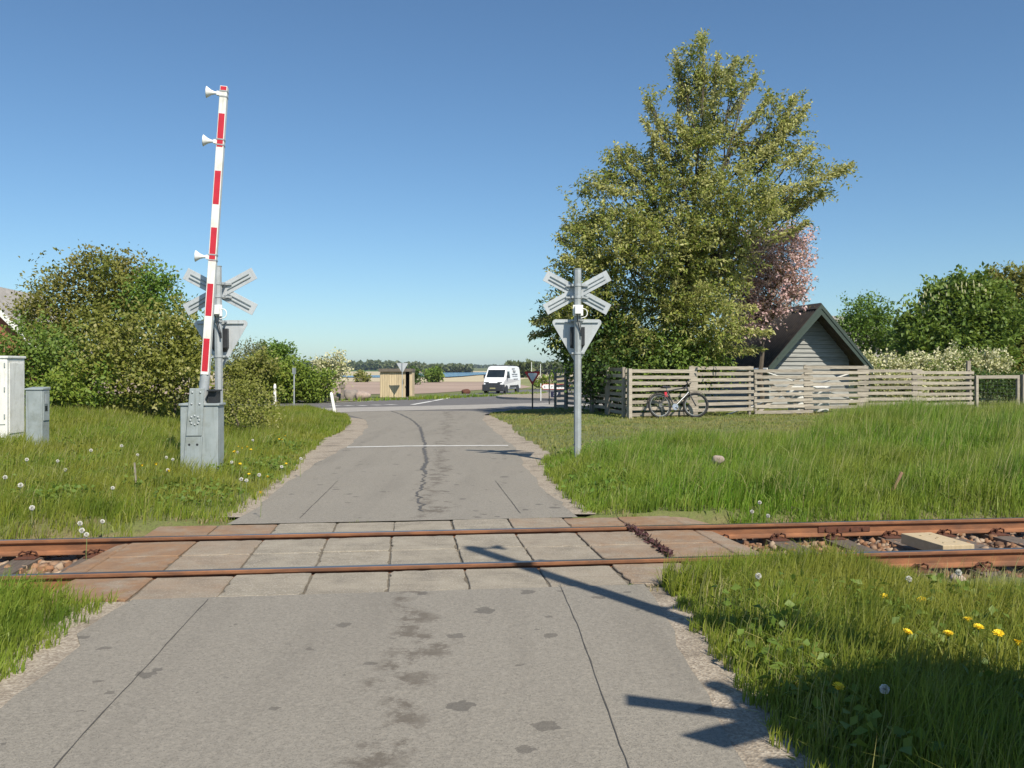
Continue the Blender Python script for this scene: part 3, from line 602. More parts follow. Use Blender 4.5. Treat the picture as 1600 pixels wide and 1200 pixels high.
# ------------------------------------------------------------------ barriers and crossbucks
bolt_me = MB().lathe([(.016, 0), (.015, .008), (.009, .014), (.001, .016)], 8, Matrix.Rotation(math.pi / 2, 4, 'X')).mesh('bolt', M['steel_galv'])
def make_barrier(label):
    t = thing('level_crossing_barrier', label, 'barrier', (0, 0, 0))
    b = MB(); b.box(-.29, .26, -.17, .17, -.2, 1.04); b.build('housing', M['grey_paint'], t, .012)
    b = MB(); b.box(-.31, .28, -.19, .19, 1.041, 1.075); b.build('housing_lid', M['grey_paint'], t, .008)
    lx = lambda z: .018 + (z - 1.29) * .0655          # lean of the arm
    def plate(z0, z1, w0, w1, y0, y1):
        b = MB(); v = []
        for y in (y0, y1):
            v += [(lx(z0) - w0 - .05, y, z0), (lx(z0) + w0 - .05, y, z0), (lx(z1) + w1 - .05, y, z1), (lx(z1) - w1 - .05, y, z1)]
        return b.add(v, [(0, 1, 2, 3), (7, 6, 5, 4), (4, 5, 1, 0), (5, 6, 2, 1), (6, 7, 3, 2), (7, 4, 0, 3)])
    up = plate(.60, 1.30, .115, .105, -.225, -.195).build('arm_bracket', M['grey_paint'], t, .006)
    lo = plate(-.1, .595, .13, .12, -.212, -.174).build('counterweight_plate', M['grey_paint'], t, .006)
    for a in range(8): inst(bolt_me, 'bolt', up, (lx(.83) - .05 + .065 * math.cos(a * math.pi / 4), -.225, .83 + .065 * math.sin(a * math.pi / 4)))
    for dx in (-.06, .055):
        for z in (1.24, 1.07): inst(bolt_me, 'bolt', up, (lx(z) - .05 + dx, -.225, z))
        h = MB(); h.tube((lx(.47) - .05 + dx, -.2125, .47), (lx(.47) - .05 + dx, -.2135, .47), .018, n=10); h.build('hole', M['black'], lo)
    b = MB(); b.box(.10, .22, -.12, .12, 1.06, 1.26); b.box(.10, .24, -.19, .12, 1.255, 1.275); b.build('hinge_housing', M['black'], t)
    b = MB(); b.tube((lx(1.0) - .02, -.02, 1.0), (lx(1.51), -.02, 1.51), .075, .072, 14); b.build('arm_socket', M['steel_galv'], t)
    # arm: rectangular profile
    z0, z1 = 1.50, 5.80; d = Vector((lx(z1) - lx(z0), 0, z1 - z0)); L = d.length; d.normalize(); u = Vector((0, 0, 1)); 
    Rm = Matrix.Rotation(math.atan2(d.x, d.z), 4, 'Y') @ Matrix.Rotation(.10, 4, 'Z')
    arm = MB().box(-.058, .058, -.075, .075, 0, L, taper=(.92, .9)).build('arm', M['white_paint'], t, .008, (lx(z0), -.02, z0)); arm.rotation_euler = Rm.to_euler()
    # red film panels; measured from the foot of the arm
    def zt(py): return (588 - py) / 448 * L
    for y0, y1 in ((583, 532), (497, 447), (412, 360), (324, 272), (235, 183), (147, 141)):
        a, c = zt(y0), zt(y1); w0 = .043
        ya = -.0755 * (1 - .1 * a / L) - .0012; yc = -.0755 * (1 - .1 * c / L) - .0012
        b = MB(); b.add([(-w0, ya, a), (w0, ya, a), (w0, yc, c), (-w0, yc, c), (-w0, ya + .002, a), (w0, ya + .002, a), (w0, yc + .002, c), (-w0, yc + .002, c)], [(0, 1, 2, 3), (7, 6, 5, 4), (4, 5, 1, 0), (6, 7, 3, 2), (5, 6, 2, 1), (7, 4, 0, 3)])
        b.build('red_stripe', M['red_film'], arm)
    for py in (152, 227, 406):
        z = zt(py); lp = MB()
        lp.lathe([(.018, 0), (.022, .05), (.04, .10), (.075, .15), (.088, .168), (.080, .168), (.03, .10)], 16, Matrix.Translation((-.075, -.045, z)) @ Matrix.Rotation(-math.pi / 2, 4, 'Y'))
        lp.box(-.095, -.052, -.072, -.018, z - .03, z + .03)
        h = lp.build('lamp_horn', M['white_plain'], arm)
        b = MB(); k = 1 - .09 * z / L
        for zz in (z - .05, z + .03): b.box(-.0625 * k, .0625 * k, -.081 * k, .081 * k, zz, zz + .018)
        b.build('clamp', M['steel_galv'], arm)
    return t
bar = make_barrier('red and white level crossing barrier raised upright beside the grey pedestal cabinet')
x, d = (318 - 800) / F * 13.4, 13.4; bar.location = (x, d, gz(x, d)); bar.rotation_euler = (0, 0, .05)
bar2 = copy_tree(bar); setp(bar2, 'raised level crossing barrier by the near lane, known only by its shadow over the rails', 'barrier')
bar2.location = (2.62, 3.25, gz(2.62, 3.25)); bar2.rotation_euler = (0, 0, math.pi + .05)
bar['group'] = bar2['group'] = 'level crossing barriers'

def make_cross(label):
    t = thing('crossbuck_sign', label, 'railway sign')
    b = MB(); b.tube((0, 0, -.3), (0, 0, 3.28), .062, n=8); b.smooth = False
    for i in range(len(b.sm)): b.sm[i] = False
    post = b.build('post', M['steel_galv'], t)
    b = MB(); b.tube((0, 0, 3.281), (0, 0, 3.295), .066, n=8); b.build('post_cap', M['grey_paint'], post)
    for z in (.35, .9, 1.4, 1.55):
        for s in (-1, 1):
            b = MB(); b.tube((s * .06, 0, z), (s * .08, 0, z), .012, n=6); b.build('bolt', M['black'], post)
    cz = 2.905; yb = .13
    for k, s in enumerate((-1, 1)):
        ar = empty('cross_arm', (0, yb + .0 + .012 * k, cz)); ar.parent = t; ar.rotation_euler = (0, s * math.radians(28.5), 0)
        b = MB(); b.box(-.61, .61, -.0045, .0045, -.097, .097); bd = b.build('blade', M['alu_back'], ar, .002, seg=1)
        for zz in (-.028, .028):
            for xs in ((-.53, -.12), (.12, .53)):
                b = MB(); b.box(xs[0], xs[1], -.024, -.0055, zz - .0055, zz + .0055); b.build('stiffener', M['grey_paint'], ar)
    for z in (cz + .115, cz - .085):
        b = MB(); b.box(-.19, .19, .088, .108, z - .014, z + .014); b.build('bracket', M['steel_galv'], t)
        b = MB(); b.tube((0, 0, z - .02), (0, 0, z + .02), .070, n=10); b.box(-.10, -.07, -.03, .09, z - .018, z + .018); b.box(.07, .10, -.03, .09, z - .018, z + .018); b.build('clamp', M['steel_galv'], t)
    # triangle with rounded corners (point down), plate faces away
    W, top = .455, 2.455; Hh = W * math.sqrt(3); c0 = [(-W + .03, top), (W - .03, top), (0, top - Hh + .03)]
    cen = Vector((0, top - Hh / 3)); poly = []
    cor = [Vector((-W, top)), Vector((W, top)), Vector((0, top - Hh))]; r = .055
    for i in range(3):
        c = cor[i]; inw = (cen - c).normalized(); cc = c + inw * (2 * r); a0 = math.atan2(-inw.y, -inw.x)
        for k in range(-3, 4): a = a0 - k * math.radians(20); poly.append((cc.x + r * math.cos(a), cc.y + r * math.sin(a)))
    Mx = Matrix.Translation((0, yb + .03, 0)) @ Matrix.Rotation(math.pi / 2, 4, 'X')
    b = MB(); b.prism(poly, -.004, .004, Mx); tri = b.build('triangle_plate', M['alu_back'], t)
    b = MB(); b.box(-.36, .36, yb, yb + .025, 2.395, 2.403); b.build('stiffener', M['grey_paint'], tri)
    b = MB(); b.box(-.13, .13, yb, yb + .024, 1.865, 1.874); b.build('stiffener', M['grey_paint'], tri)
    b = MB(); b.box(-.115, .125, yb - .075, yb + .024, 2.02, 2.32); b.add([(-.115, yb - .075, 2.018), (.125, yb - .075, 2.018), (.125, yb + .024, 2.018), (-.115, yb + .024, 2.018), (-.115, yb + .024, 1.97), (.08, yb + .024, 1.95)], [(0, 1, 2, 3), (0, 4, 5, 1), (1, 5, 2), (0, 3, 4)]); b.build('lamp_housing', M['black'], t)
    for z in (2.43, 1.88):
        b = MB(); b.tube((0, 0, z - .015), (0, 0, z + .015), .070, n=10); b.box(-.10, -.07, -.02, .155, z - .014, z + .014); b.box(.07, .10, -.02, .155, z - .014, z + .014); b.build('clamp', M['steel_galv'], t)
    b = MB(); b.box(-.085, .085, -.10, -.063, 2.50, 2.68); b.box(-.055, .055, -.17, -.101, 2.53, 2.67); jb = b.build('junction_box', M['white_plain'], t, .006)
    b = MB(); b.path([(.06, -.10, 2.62)] + [(.10 + .055 * math.sin(a), -.10, 2.545 - .07 * -math.cos(a)) for a in np.linspace(.3, 2.8, 8)] + [(.05, -.10, 2.46)], .008, 6); b.build('cable', M['white_plain'], jb)
    b = MB(); b.path([(-.02, -.13, 2.53), (0, -.10, 2.40), (.03, -.085, 2.28), (.055, -.08, 2.20)], .009, 6); b.path([(.03, -.12, 2.53), (.03, -.10, 2.40), (.055, -.085, 2.25)], .007, 6); b.tube((.055, -.08, 2.25), (.06, -.08, 2.16), .016, n=8); b.build('cable', M['black'], jb)
    return t
cr1 = make_cross('grey back of a crossbuck and triangle signal on a pole before the big green tree')
x, d = (902.5 - 800) / F * 15, 15.0; cr1.location = (x, d, 0.0); cr1.rotation_euler = (0, 0, .0)
cr2_ = copy_tree(cr1); setp(cr2_, 'grey back of a crossbuck and triangle signal hidden partly behind the raised barrier arm', 'railway sign')
x, d = (343.5 - 800) / F * 14.0, 14.0; cr2_.location = (x, d, -.07); cr2_.rotation_euler = (0, math.radians(-.6), .06)
cr3 = copy_tree(cr1); setp(cr3, 'crossbuck signal by the near lane, known only by its shadow at the lower right', 'railway sign')
cr3.location = (2.56, 1.84, 0); cr3.rotation_euler = (0, 0, math.pi)
for c in (cr1, cr2_, cr3): c['group'] = 'crossbuck signals of the level crossing'

# ------------------------------------------------------------------ cabinets
cab = thing('signal_cabinet', 'tall white signal cabinet at the left edge, in front of the bushes', 'cabinet', (0, 0, 0))
b = MB(); b.box(-.62, 0, -.02, .62, 0, 1.52); b.build('body', M['white_paint'], cab, .012)
b = MB(); b.box(-.64, .02, -.04, .64, 1.521, 1.57); b.build('lid', M['white_paint'], cab, .01)
b = MB(); b.box(-.60, -.03, -.036, -.0205, .30, 1.48); dr = b.build('door', M['white_paint'], cab, .004)
for z in (.45, .95, 1.4):
    b = MB(); b.tube((-.035, -.045, z - .04), (-.035, -.045, z + .04), .012, n=8); b.build('hinge', M['grey_paint'], dr)
b = MB(); b.box(.0005, .012, .05, .56, .12, 1.44); b.build('side_panel', M['white_paint'], cab, .004)
b = MB(); b.box(-.63, .014, -.03, .63, -.3, -.001); b.build('plinth', M['white_paint'], cab)
p = at(12, 690, 16.6); cab.location = (p.x, p.y, p.z + .02); cab.rotation_euler = (0, 0, math.radians(2))
shadow_cab = copy_tree(cab); setp(shadow_cab, 'unseen cabinet shape added beside the near lane to cast the broad shadow at the lower right', 'cabinet'); shadow_cab.location = (2.98, 2.05, .0); shadow_cab.scale = (1.5, 1.5, 1.15); shadow_cab.rotation_euler = (0, 0, .1)  # enlarged cabinet copy out of view, added only to shade the near verge
ped = thing('meter_pedestal', 'short grey meter pedestal beside the tall white cabinet', 'cabinet')
b = MB(); b.box(-.30, 0, 0, .26, -.2, 1.0); b.build('body', M['grey_paint'], ped, .01)
b = MB(); b.add([(-.315, -.015, 1.001), (.015, -.015, 1.001), (.015, .275, 1.001), (-.315, .275, 1.001), (-.315, -.015, 1.03), (.015, -.015, 1.03), (.015, .275, 1.055), (-.315, .275, 1.055)], [(0, 3, 2, 1), (4, 5, 6, 7), (0, 1, 5, 4), (1, 2, 6, 5), (2, 3, 7, 6), (3, 0, 4, 7)]); b.build('lid', M['grey_paint'], ped, .006)
b = MB(); b.box(.0005, .014, .03, .235, .45, .985); dr = b.build('door', M['grey_paint'], ped, .003)
b = MB(); b.box(.0145, .018, .07, .16, .62, .72); b.build('meter_window', M['glass'], dr)
b = MB(); b.box(.0145, .02, .07, .16, .75, .93); b.build('handle', M['steel_galv'], dr)
p = at(66, 694, 16.1); ped.location = (p.x, p.y, p.z - .03); ped.rotation_euler = (0, 0, math.radians(1))

# ------------------------------------------------------------------ board fence, gate, wire gate
FA, FB = Vector((3.58, 27.1, 0)), Vector((16.7, 32.5, 0)); FD = (FB - FA).normalized(); FN = Vector((FD.y, -FD.x, 0))   # FN points to the camera side
def f_at(px): k = (px - 800) / F; return (k * FA.y - FA.x) / (FD.x - k * FD.y)      # distance along the fence
def board_mesh(L, h=.102, th=.024):
    return MB().box(0, L, -th / 2, th / 2, 0, h).mesh('board', M['wood_grey'])
def fence_panel(name, label, origin, direc, s0, s1, top, n, group, z_off=0.0, post_at=(), front=0.0, pitch=.19, cat='fence'):
    o0 = origin + direc * s0; z = gz(o0.x, o0.y)
    t = thing(name, label, cat, (o0.x, o0.y, z), math.atan2(direc.y, direc.x), group)
    L = s1 - s0; o1 = origin + direc * s1; dz = (gz(o1.x, o1.y) - z)
    me = board_mesh(L)
    for k in range(n):
        zz = top - .102 - k * pitch
        if zz < -.02: break
        b = inst(me, 'board', t, (random.uniform(-.03, .03), -front, zz + random.uniform(-.008, .008)), (random.uniform(-.08, .08), -math.atan2(dz, L) + random.uniform(-.008, .008), random.uniform(-.006, .006)))
    for p in post_at:
        pb = MB().box(p - .045, p + .045, .014, .104, -.3, top + random.uniform(.0, .04)); pb.build('post', M['wood_post'], t, .004)
    return t
grp = 'weathered board fence panels'
sp = [('A', 978, 1090, 1.48, 8), ('B', 1077, 1177, 1.575, 8), ('C', 1179, 1270, 1.47, 8), ('D', 1256, 1357, 1.60, 9), ('E', 1340, 1441, 1.47, 8), ('F', 1425, 1521, 1.42, 8)]
labs = {'A': 'weathered fence panel behind the parked bicycle, at the corner', 'B': 'weathered fence panel right of the bicycle, half shaded by hanging leaves', 'C': 'weathered board gate with crossed braces below the shed eave',
        'D': 'tallest weathered fence panel, in front of the shed gable and white tubs', 'E': 'weathered fence panel with the white flowering hedge behind it', 'F': 'weathered fence panel ending at the tall dark post'}
for k, a, c, top, n in sp:
    s0, s1 = f_at(a), f_at(c)
    t = fence_panel('board_gate' if k == 'C' else 'board_fence', labs[k], FA, FD, s0, s1, top, n, grp if k != 'C' else None, post_at=([.12, s1 - s0 - .12] if k in 'BDF' else ([s1 - s0 - .25] if k == 'E' else [])), front=0.0, cat='gate' if k == 'C' else 'fence')
    if k == 'C':
        L = s1 - s0
        for (x0, z0, x1, z1) in ((.12, 1.36, L - .25, .06), (.12, .06, L - .25, 1.36)):
            b = MB(); b.bar((x0, .03 + .028 * (z0 > 1), z0), (x1, .03 + .028 * (z0 > 1), z1), .024, .10, up=(0, 0, 1)); b.build('brace', M['wood_grey'], t)
        for xx in (.06, L - .14): MB().box(xx - .05, xx + .05, .014, .04, .02, 1.42).build('upright', M['wood_grey'], t)
# corner post
b = MB(); b.box(-.055, .055, -.055, .055, -.3, 1.50); cp = b.build('fence_post', M['wood_grey'], None, .004)
q_ = FA + FD * (f_at(982)) + FN * .075; cp.location = (q_.x, q_.y, gz(q_.x, q_.y)); cp.rotation_euler = (0, 0, math.atan2(FD.y, FD.x)); setp(cp, 'grey corner post where the two board fences meet', 'fence post')
# side fence running back from the corner
SA, SB = Vector((3.50, 27.15, 0)), Vector((1.78, 35.4, 0)); SD = (SB - SA).normalized(); SL = (SB - SA).length
for k in range(5):
    s0 = k * SL / 5; s1 = s0 + SL / 5 + (.22 if k < 4 else 0)
    fence_panel('board_fence', 'shaded side fence panel under the big tree, %s from the corner post' % ('first', 'second', 'third', 'fourth', 'fifth and last')[k], SA, SD, s0 + .1, s1, 1.52 + (.095 if k % 2 else 0), 8, grp, post_at=[.1, SL / 5 - .05])
# tall dark post and wire-mesh gate
s = f_at(1517.5); q_ = FA + FD * s + FN * -.12; b = MB(); b.box(-.06, .06, -.06, .06, -.3, 1.80); o = b.build('fence_post', M['wood_post'], None, .004); o.location = (q_.x, q_.y, gz(q_.x, q_.y)); setp(o, 'tall dark post between the last fence panel and the wire gate', 'fence post')
s0, s1 = f_at(1524), f_at(1592); o0 = FA + FD * s0; L = s1 - s0
wg = thing('wire_gate', 'low timber-framed wire mesh gate at the right end of the fence', 'gate', (o0.x, o0.y, gz(o0.x, o0.y)), math.atan2(FD.y, FD.x))
for a in ((0, .05), (L - .12, .05)): MB().box(a[0], a[0] + .12, -.04, .04, -.02, 1.27).build('upright', M['wood_grey'], wg, .004)
MB().box(.121, L - .121, -.045, .03, 1.15, 1.265).build('rail', M['wood_grey'], wg, .004); MB().box(.121, L - .121, -.03, .03, .03, .13).build('rail', M['wood_grey'], wg, .004)
b = MB()
for k in range(1, 12): b.tube((.12 + k * (L - .24) / 12, 0, .13), (.12 + k * (L - .24) / 12, 0, 1.15), .0022, n=4)
for k in range(1, 8): b.tube((.12, .004, .13 + k * .127), (L - .12, .004, .13 + k * .127), .0022, n=4)
b.build('wire_mesh', M['wire'], wg)
q_ = FA + FD * (f_at(1598)); b = MB(); b.box(-.06, .06, -.06, .06, -.3, 1.30); o = b.build('fence_post', M['wood_post'], None, .004); o.location = (q_.x, q_.y, gz(q_.x, q_.y)); o.rotation_euler = (0, 0, .39); setp(o, 'grey gate post at the right edge beyond the wire gate', 'fence post')

# ------------------------------------------------------------------ bicycle
bk = thing('bicycle', 'silver mountain bicycle leaning against the weathered board fence', 'bicycle')
def wheel(x, parent, steer=0.0, nm='wheel'):
    w = empty(nm, (x, 0, .345)); w.parent = parent; w.rotation_euler = (0, 0, steer)
    MB().torus(.318, .034, 36, 8).build('tyre', M['tyre'], w); MB().torus(.282, .009, 36, 6).build('rim', M['grey_paint'], w)
    b = MB(); b.tube((0, -.04, 0), (0, .04, 0), .02, n=8); b.build('hub', M['black'], w)
    b = MB()
    for k in range(18):
        a = k * 2 * math.pi / 18; a2 = a + (.35 if k % 2 else -.35); b.tube((.018 * math.cos(a2), .03 * (-1) ** k, .018 * math.sin(a2)), (.285 * math.cos(a), 0, .285 * math.sin(a)), .0016, n=3, caps=False)
    b.build('spokes', M['wire'], w); return w
rw = wheel(0, bk); fw = wheel(1.10, bk, -.55)
BB = (.44, 0, .30); ST = (.27, 0, .74); HT = (.88, 0, .84); HB = (.915, 0, .70); 
b = MB(); b.tube(BB, ST, .020); b.tube(ST, HT, .020); b.tube(HT, HB, .024)
for s in (-1, 1): b.tube((.0, s * .06, .345), (.42, s * .035, .30), .010, n=6); b.tube((.0, s * .06, .345), (.285, s * .03, .70), .009, n=6)
b.build('frame', M['van_dark'], bk); MB().tube(BB, HB, .026).build('down_tube', M['bike_frame'], bk)
b = MB()
Rz = Matrix.Translation((1.10, 0, 0)) @ Matrix.Rotation(-.55, 4, 'Z') @ Matrix.Translation((-1.10, 0, 0))
for s in (-1, 1): b.tube(Rz @ Vector((1.10, s * .055, .345)), Rz @ Vector((.955, s * .055, .69)), .016, n=8)
b.tube(Rz @ Vector((.955, -.07, .69)), Rz @ Vector((.955, .07, .69)), .02, n=8); b.tube(HB, (.93, 0, .66), .018); b.build('fork', M['black'], bk)
b = MB(); b.tube(HT, (.862, 0, .92), .015); b.tube((.862, 0, .92), (.92, 0, .95), .015)
hb = [Vector((-.03, -.31, .0)), Vector((0, -.12, 0)), Vector((0, .12, 0)), Vector((-.03, .31, 0))]; Rh = Matrix.Translation((.92, 0, .95)) @ Matrix.Rotation(-.55, 4, 'Z'); b.path([Rh @ p for p in hb], .012, 8); b.build('handlebar', M['black'], bk)
for s in (-1, 1):
    b = MB(); b.tube(Rh @ Vector((-.015, s * .20, 0)), Rh @ Vector((-.03, s * .33, 0)), .017, n=8); b.tube(Rh @ Vector((-.03, s * .32, 0)), Rh @ Vector((.09, s * .34, .06)), .011, n=6); b.build('grip', M['black'], bk)
b = MB(); b.tube(ST, (.245, 0, .82), .013); b.build('seat_post', M['alloy'], bk)
b = MB(); b.add([(.11, -.08, .83), (.11, .08, .83), (.25, .05, .82), (.39, .018, .83), (.39, -.018, .83), (.25, -.05, .82), (.11, -.07, .885), (.11, .07, .885), (.25, .045, .875), (.39, .014, .862), (.39, -.014, .862), (.25, -.045, .875)], [(5, 4, 3, 2, 1, 0), (6, 7, 8, 9, 10, 11)] + [(i, (i + 1) % 6, 6 + (i + 1) % 6, 6 + i) for i in range(6)]); b.build('saddle', M['black'], bk, .01)
b = MB(); b.lathe([(.09, -.004), (.09, .004)], 20, Matrix.Translation((.44, -.055, .30)) @ Matrix.Rotation(math.pi / 2, 4, 'X')); b.tube((.44, -.075, .30), (.57, -.075, .19), .010, n=6); b.tube((.44, .075, .30), (.31, .075, .41), .010, n=6); b.build('crank', M['alloy'], bk)
for p in ((.57, -.12, .19), (.31, .12, .41)): MB().box(p[0] - .05, p[0] + .05, p[1] - .04, p[1] + .04, p[2] - .01, p[2] + .01).build('pedal', M['black'], bk)
b = MB(); b.lathe([(.055, -.012), (.055, .012)], 16, Matrix.Translation((0, -.05, .345)) @ Matrix.Rotation(math.pi / 2, 4, 'X')); b.tube((0, -.055, .40), (.44, -.055, .385), .005, n=4); b.tube((0.02, -.055, .26), (.42, -.055, .215), .005, n=4); b.tube((0, -.055, .30), (.03, -.06, .17), .012, n=6); b.build('chain_drive', M['wire'], bk)
def fender(x, a0, a1, Mx, nm):
    b = MB(); pts = [Mx @ Vector((x + .375 * math.cos(a), 0, .345 + .375 * math.sin(a))) for a in np.linspace(a0, a1, 12)]
    for i in range(11): b.bar(pts[i], pts[i + 1], .05, .005)
    b.build(nm, M['black'], bk)
fender(0, .5, 3.3, Matrix.Identity(4), 'mudguard'); fender(1.10, .7, 2.5, Rz, 'mudguard')
b = MB()
for s in (-1, 1): b.tube((.0, s * .06, .35), (-.1, s * .06, .74), .006, n=5); b.tube((-.28, s * .06, .74), (.25, s * .06, .745), .006, n=5)
for x in (-.26, -.1, .05, .2): b.tube((x, -.06, .742), (x, .06, .742), .005, n=5)
b.build('rack', M['black'], bk)
b = MB(); b.box(.16, .25, -.03, .03, .58, .72, taper=(.8, .8)); b.build('red_bag', M['red_film'], bk, .008)
s = f_at(1021); q_ = FA + FD * s + FN * .42; bk.location = (q_.x, q_.y, gz(q_.x, q_.y)); bk.scale = (1.12,) * 3; bk.rotation_euler = (math.radians(-10), 0, math.atan2(FD.y, FD.x) - .06)

# ------------------------------------------------------------------ garden things behind the fence
def behind(px, py, off):       # point on the ground behind the fence line
    s = f_at(px); q_ = FA + FD * s - FN * off; return q_
for i, (px, r, h, lab) in enumerate(((1276, .34, .80, 'white garden tub behind the tallest fence panel, nearer the gate'), (1313, .38, .84, 'white garden tub behind the tallest fence panel, farther from the gate'))):
    q_ = behind(px, 0, 1.0); b = MB(); b.lathe([(r * .78, 0), (r * .95, h * .75), (r, h), (r * .93, h), (r * .85, h - .05)], 20); o = b.build('garden_tub', M['white_plain']); o.location = (q_.x, q_.y, gz(q_.x, q_.y)); setp(o, lab, 'tub', 'white garden tubs')
q_ = behind(1294, 0, 1.05); tb = thing('garden_bench', 'low plank laid across the two white garden tubs', 'plank', (q_.x, q_.y, gz(q_.x, q_.y) + .845), math.atan2(FD.y, FD.x))
MB().box(-.85, .85, -.2, .2, 0, .05).build('plank', M['white_paint'], tb, .006)
for (a, c, lab) in (((1208, 580), (1252, 594), 'white painted lath leaning behind the board gate'), ((1312, 594), (1342, 584), 'white painted lath slanting behind the tallest fence panel')):
    q0, q1 = behind(a[0], 0, .5), behind(c[0], 0, .5); k0 = CH - (a[1] - HOR) / F * q0.y; k1 = CH - (c[1] - HOR) / F * q1.y
    b = MB(); lo_, hi_ = ((q0, k0), (q1, k1)) if k0 < k1 else ((q1, k1), (q0, k0)); dv = Vector((hi_[0].x - lo_[0].x, hi_[0].y - lo_[0].y, hi_[1] - lo_[1])); dn = dv / max(dv.z, .05)
    foot = Vector((lo_[0].x, lo_[0].y, lo_[1])) - dn * (lo_[1] - gz(lo_[0].x, lo_[0].y)) * .995
    b.bar(foot, (hi_[0].x, hi_[0].y, hi_[1]), .03, .07, up=(FN.x, FN.y, 0)); o = b.build('leaning_lath', M['white_paint']); setp(o, lab, 'lath')

# ------------------------------------------------------------------ shed
rzs = math.atan(.21); sp0 = at(1283, 477, 34.0)
shed = thing('garden_shed', 'dark garden shed with green bargeboards and grey boarded gable behind the fence', 'shed', (sp0.x, sp0.y, gz(sp0.x, sp0.y)), rzs)
PK = sp0.z - shed.location.z; EV = PK - 2.30; HW = 2.10; LEN = 7.2
w = MB(); w.box(-1.66, 1.66, .85, LEN - .3, -.2, EV + .33); w.build('wall', M['shed_board'], shed)
zz = 0.0
while zz < PK - .35:
    h = .165; z1 = min(zz + h - .006, PK - .3)
    def hw(z): return max(.02, min(1.68, (PK - .17 - z) / 2.30 * HW))
    b = MB(); a0, a1 = hw(zz), hw(z1); b.add([(-a0, .785, zz), (a0, .785, zz), (a1, .83, z1), (-a1, .83, z1), (-a0, .848, zz), (a0, .848, zz), (a1, .848, z1), (-a1, .848, z1)], [(0, 1, 2, 3), (7, 6, 5, 4), (4, 5, 1, 0), (6, 7, 3, 2), (5, 6, 2, 1), (7, 4, 0, 3)])
    b.build('gable_board', M['shed_board'], shed); zz += h
def slope(sx, y0, y1, wave, th, name, mat, zo=0.0, parent=shed, run=1.0):
    b = MB(); n = int((y1 - y0) / .045) if wave else 1; V = []; ys = [y0 + (y1 - y0) * i / n for i in range(n + 1)]
    nrm = Vector((2.30, 0, HW)).normalized(); 
    for y in ys:
        wv = wave * math.cos(y * 2 * math.pi / .18) if wave else 0
        for (x, z) in ((0, PK), (HW * run, PK - 2.30 * run)):
            for k in (0, -th): V.append((sx * (x + nrm.x * (wv + k)), y, z + zo + nrm.z * (wv + k)))
    b.smooth = bool(wave)
    Fc = []
    for i in range(n):
        o_ = i * 4; p_ = o_ + 4; Fc += [(o_, p_, p_ + 2, o_ + 2), (o_ + 1, o_ + 3, p_ + 3, p_ + 1), (o_ + 2, p_ + 2, p_ + 3, o_ + 3)]
    if sx < 0: Fc = [tuple(reversed(f)) for f in Fc]
    b.add(V, Fc); b.smooth = False; b.add([V[0], V[1], V[3], V[2]], [(0, 1, 2, 3)]); b.add(V[-4:], [(0, 2, 3, 1)]); return b.build(name, mat, parent)
rf = slope(-1, 0, LEN, .022, .12, 'roof', M['shed_roof'], .03, run=1.03); slope(1, 0, LEN, .022, .12, 'roof', M['shed_roof'], .03, run=1.03)
for k in range(8):
    b = MB(); y0 = .0 + k * LEN / 8
    b.add([(-.20, y0, PK - .13), (0, y0, PK + .095), (.20, y0, PK - .13), (-.20, y0 + LEN / 8 + .03, PK - .13 + .006), (0, y0 + LEN / 8 + .03, PK + .101), (.20, y0 + LEN / 8 + .03, PK - .124)], [(0, 1, 4, 3), (1, 2, 5, 4), (0, 2, 1), (3, 4, 5)]); b.build('ridge_cap', M['shed_roof'], rf)
for sx in (-1, 1):
    for wd_, dy, zo in ((.26, -.03, .035), (.12, -.06, .055)):
        b = MB(); v = []
        for y in (dy, dy + .028):
            v += [(0, y, PK + zo), (sx * HW * 1.04, y, PK + zo - 2.30 * 1.04), (sx * HW * 1.04, y, PK + zo - 2.30 * 1.04 - wd_ * 1.1), (0, y, PK + zo - wd_ * 1.5)]
        fc = [(0, 1, 2, 3), (7, 6, 5, 4), (4, 5, 1, 0), (5, 6, 2, 1), (6, 7, 3, 2)]
        b.add(v, fc if sx < 0 else [tuple(reversed(f)) for f in fc]); b.build('barge_board', M['shed_green'], shed)
b = MB(); b.path([(-HW * 1.03 - .03, .0, PK - 2.30 * 1.03 - .06), (-HW * 1.03 - .03, LEN, PK - 2.30 * 1.03 - .09)], .055, 8); g = b.build('gutter', M['white_plain'], shed)
b = MB(); b.path([(-HW * 1.03 - .03, .35, PK - 2.42), (-1.72, .77, PK - 2.62), (-1.72, .77, 0)], .035, 8); b.build('downpipe', M['grey_paint'], g)
b = MB(); b.path([(HW * 1.03 + .03, .0, PK - 2.30 * 1.03 - .06), (HW * 1.03 + .03, LEN, PK - 2.30 * 1.03 - .09)], .055, 8); g = b.build('gutter', M['black'], shed)
b = MB(); b.path([(HW * 1.0, .1, PK - 2.42), (HW * 1.0, .1, 0)], .035, 8); b.build('downpipe', M['black'], g)

